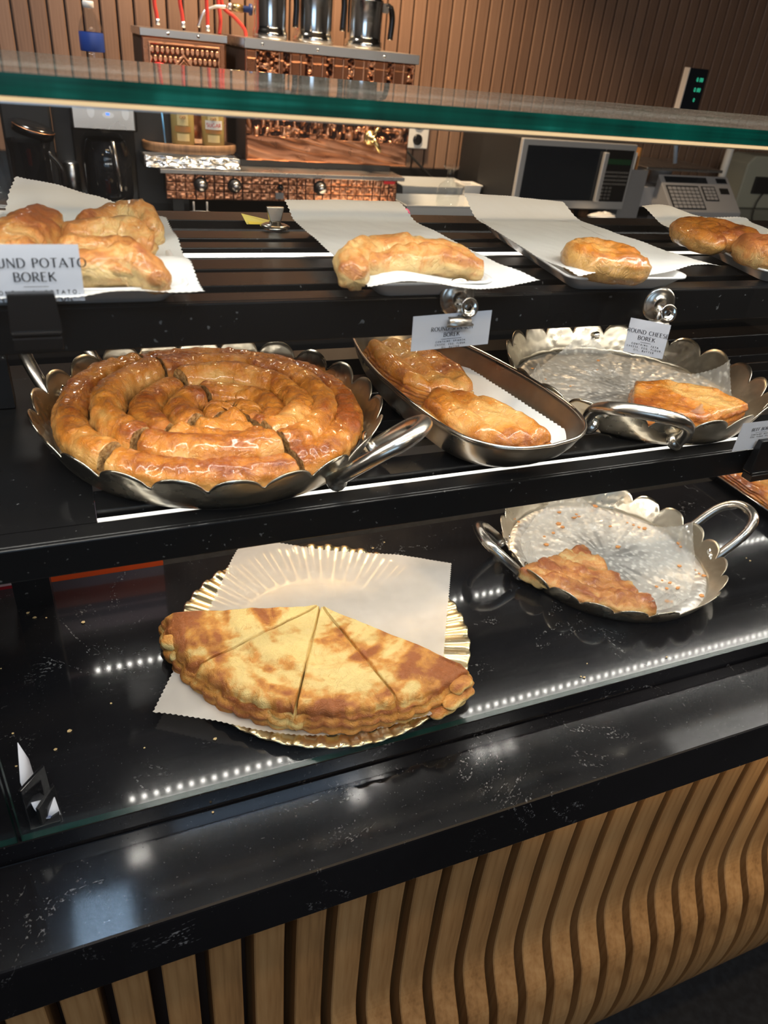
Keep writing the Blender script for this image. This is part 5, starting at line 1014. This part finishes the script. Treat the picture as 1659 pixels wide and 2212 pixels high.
def on_console(u0, u1, v0, v1, lift, nm, mat, par):
    f = lambda u_, v_, w: (xa+(xb-xa)*u_, .12*v_-w*sin(nrm_a), .030+.105*v_+w*cos(nrm_a))
    vs = [f(u0, v0, 0), f(u1, v0, 0), f(u1, v1, 0), f(u0, v1, 0), f(u0, v0, lift), f(u1, v0, lift), f(u1, v1, lift), f(u0, v1, lift)]
    return MB().add(vs, [(4, 5, 6, 7), (0, 1, 5, 4), (1, 2, 6, 5), (2, 3, 7, 6), (3, 0, 4, 7)]).build(nm, mat, par)
kb = on_console(.04, .50, .06, .70, .0012, 'keypad', M['screen'], sl)
for i in range(7):
    for j in range(6): on_console(.06+i*.062, .06+i*.062+.048, .09+j*.098, .09+j*.098+.075, .0026, 'key', M['scale_grey'], kb)
kb2 = on_console(.54, .74, .30, .70, .0012, 'number_pad', M['screen'], sl)
for i in range(3):
    for j in range(4): on_console(.56+i*.058, .56+i*.058+.045, .33+j*.09, .33+j*.09+.07, .0026, 'key', M['scale_grey'], kb2)
on_console(.06, .66, .78, .94, .0014, 'operator_display', M['screen'], sl); on_console(.80, .95, .80, .93, .0014, 'small_display', M['screen'], sl); on_console(.80, .93, .50, .66, .0014, 'printer_slot', M['black_matt'], sl)
Yd = 2.30; a = P2(1458, 352, Yd); b = P2(1470, 300, Yd); p0 = (a.x-X0, Yd-Ysc, a.z-BZ); dt = P2(1482, 145, Yd); dbr = P2(1508, 240, Yd); dbl = P2(1462, 232, Yd); dtr = P2(1530, 150, Yd)
MB().tube([p0, (dbl.x-X0+.006, Yd-Ysc, dbl.z-BZ)], .0075, 10).build('display_pole', simple('pale_blue_pole', (.35, .45, .62), .3), sl)
x0, x1, zz0, zz1 = dbl.x-X0, dtr.x-X0-.006, dbl.z-BZ, dt.z-BZ
cd = MB().box(x0, x1, Yd-Ysc-.012, Yd-Ysc+.012, zz0-.006, zz1).build('customer_display', M['screen'], sl, bevel=.002)
MB().box(x0-.0015, x0+.0012, Yd-Ysc-.014, Yd-Ysc+.012, zz0-.006, zz1).build('display_edge', M['white_plastic'], cd)
T = frame_T((x0, Yd-Ysc-.0135, zz0), (1, 0, 0), (0, 0, 1)); mb = MB()
for s_, v_ in (('0.00', .082), ('0.00', .052)): text_to(mb, s_, .011, (x1-x0)*.65, v_, T, .14, .12, False, .15)
text_to(mb, '0', .010, (x1-x0)*.62, .022, T, .14, .12, False, .15); mb.build('digits', M['green_led'], cd)
# white pole and beige device
a, b = P2(1562, 372, 2.42), P2(1574, 300, 2.42); wp = thing('white_pipe', 'white vertical pipe behind the scale', 'pipe', (a.x, 2.42, BZ)); MB().tube([(0, 0, 0), (0, 0, .30)], .015, 14).build('pipe_body', M['white'], wp)
a = P2(1592, 430, 2.45); dv = thing('terminal', 'beige rounded appliance with a dark socket plate, right of the scale', 'appliance', (a.x+.16, 2.45, BZ)); hh = P2(1610, 335, 2.45).z-BZ
MB().prism([(-.16, .02), (-.145, .0), (.145, 0), (.16, .02), (.16, hh-.03), (.13, hh), (-.13, hh), (-.16, hh-.03)], -.12, 0, M=Matrix.Rotation(radians(90), 4, 'X')).build('appliance_body', M['beige'], dv, bevel=.006)
dv.location.y = 2.45+.0
MB().box(-.10, .02, -.012, -.0002, hh*.30, hh*.62).build('dark_plate', M['black_matt'], dv, bevel=.003)
MB().tube(bez([(-.04, -.014, hh*.32), (-.06, -.016, hh*.15), (-.065, -.018, .003)], 6), .003, 8).build('cord', M['black_matt'], dv)
q = P2(345, 132, 2.36); rk = thing('red_cap', 'small red round cap in front of the smaller boiler', 'cap', (q.x, 2.375, P2(345, 140, 2.375).z-.03)); MB().lathe([(0, 0), (.015, 0), (.015, .028), (.012, .034), (0, .036)], n=20).build('cap_body', M['red'], rk)
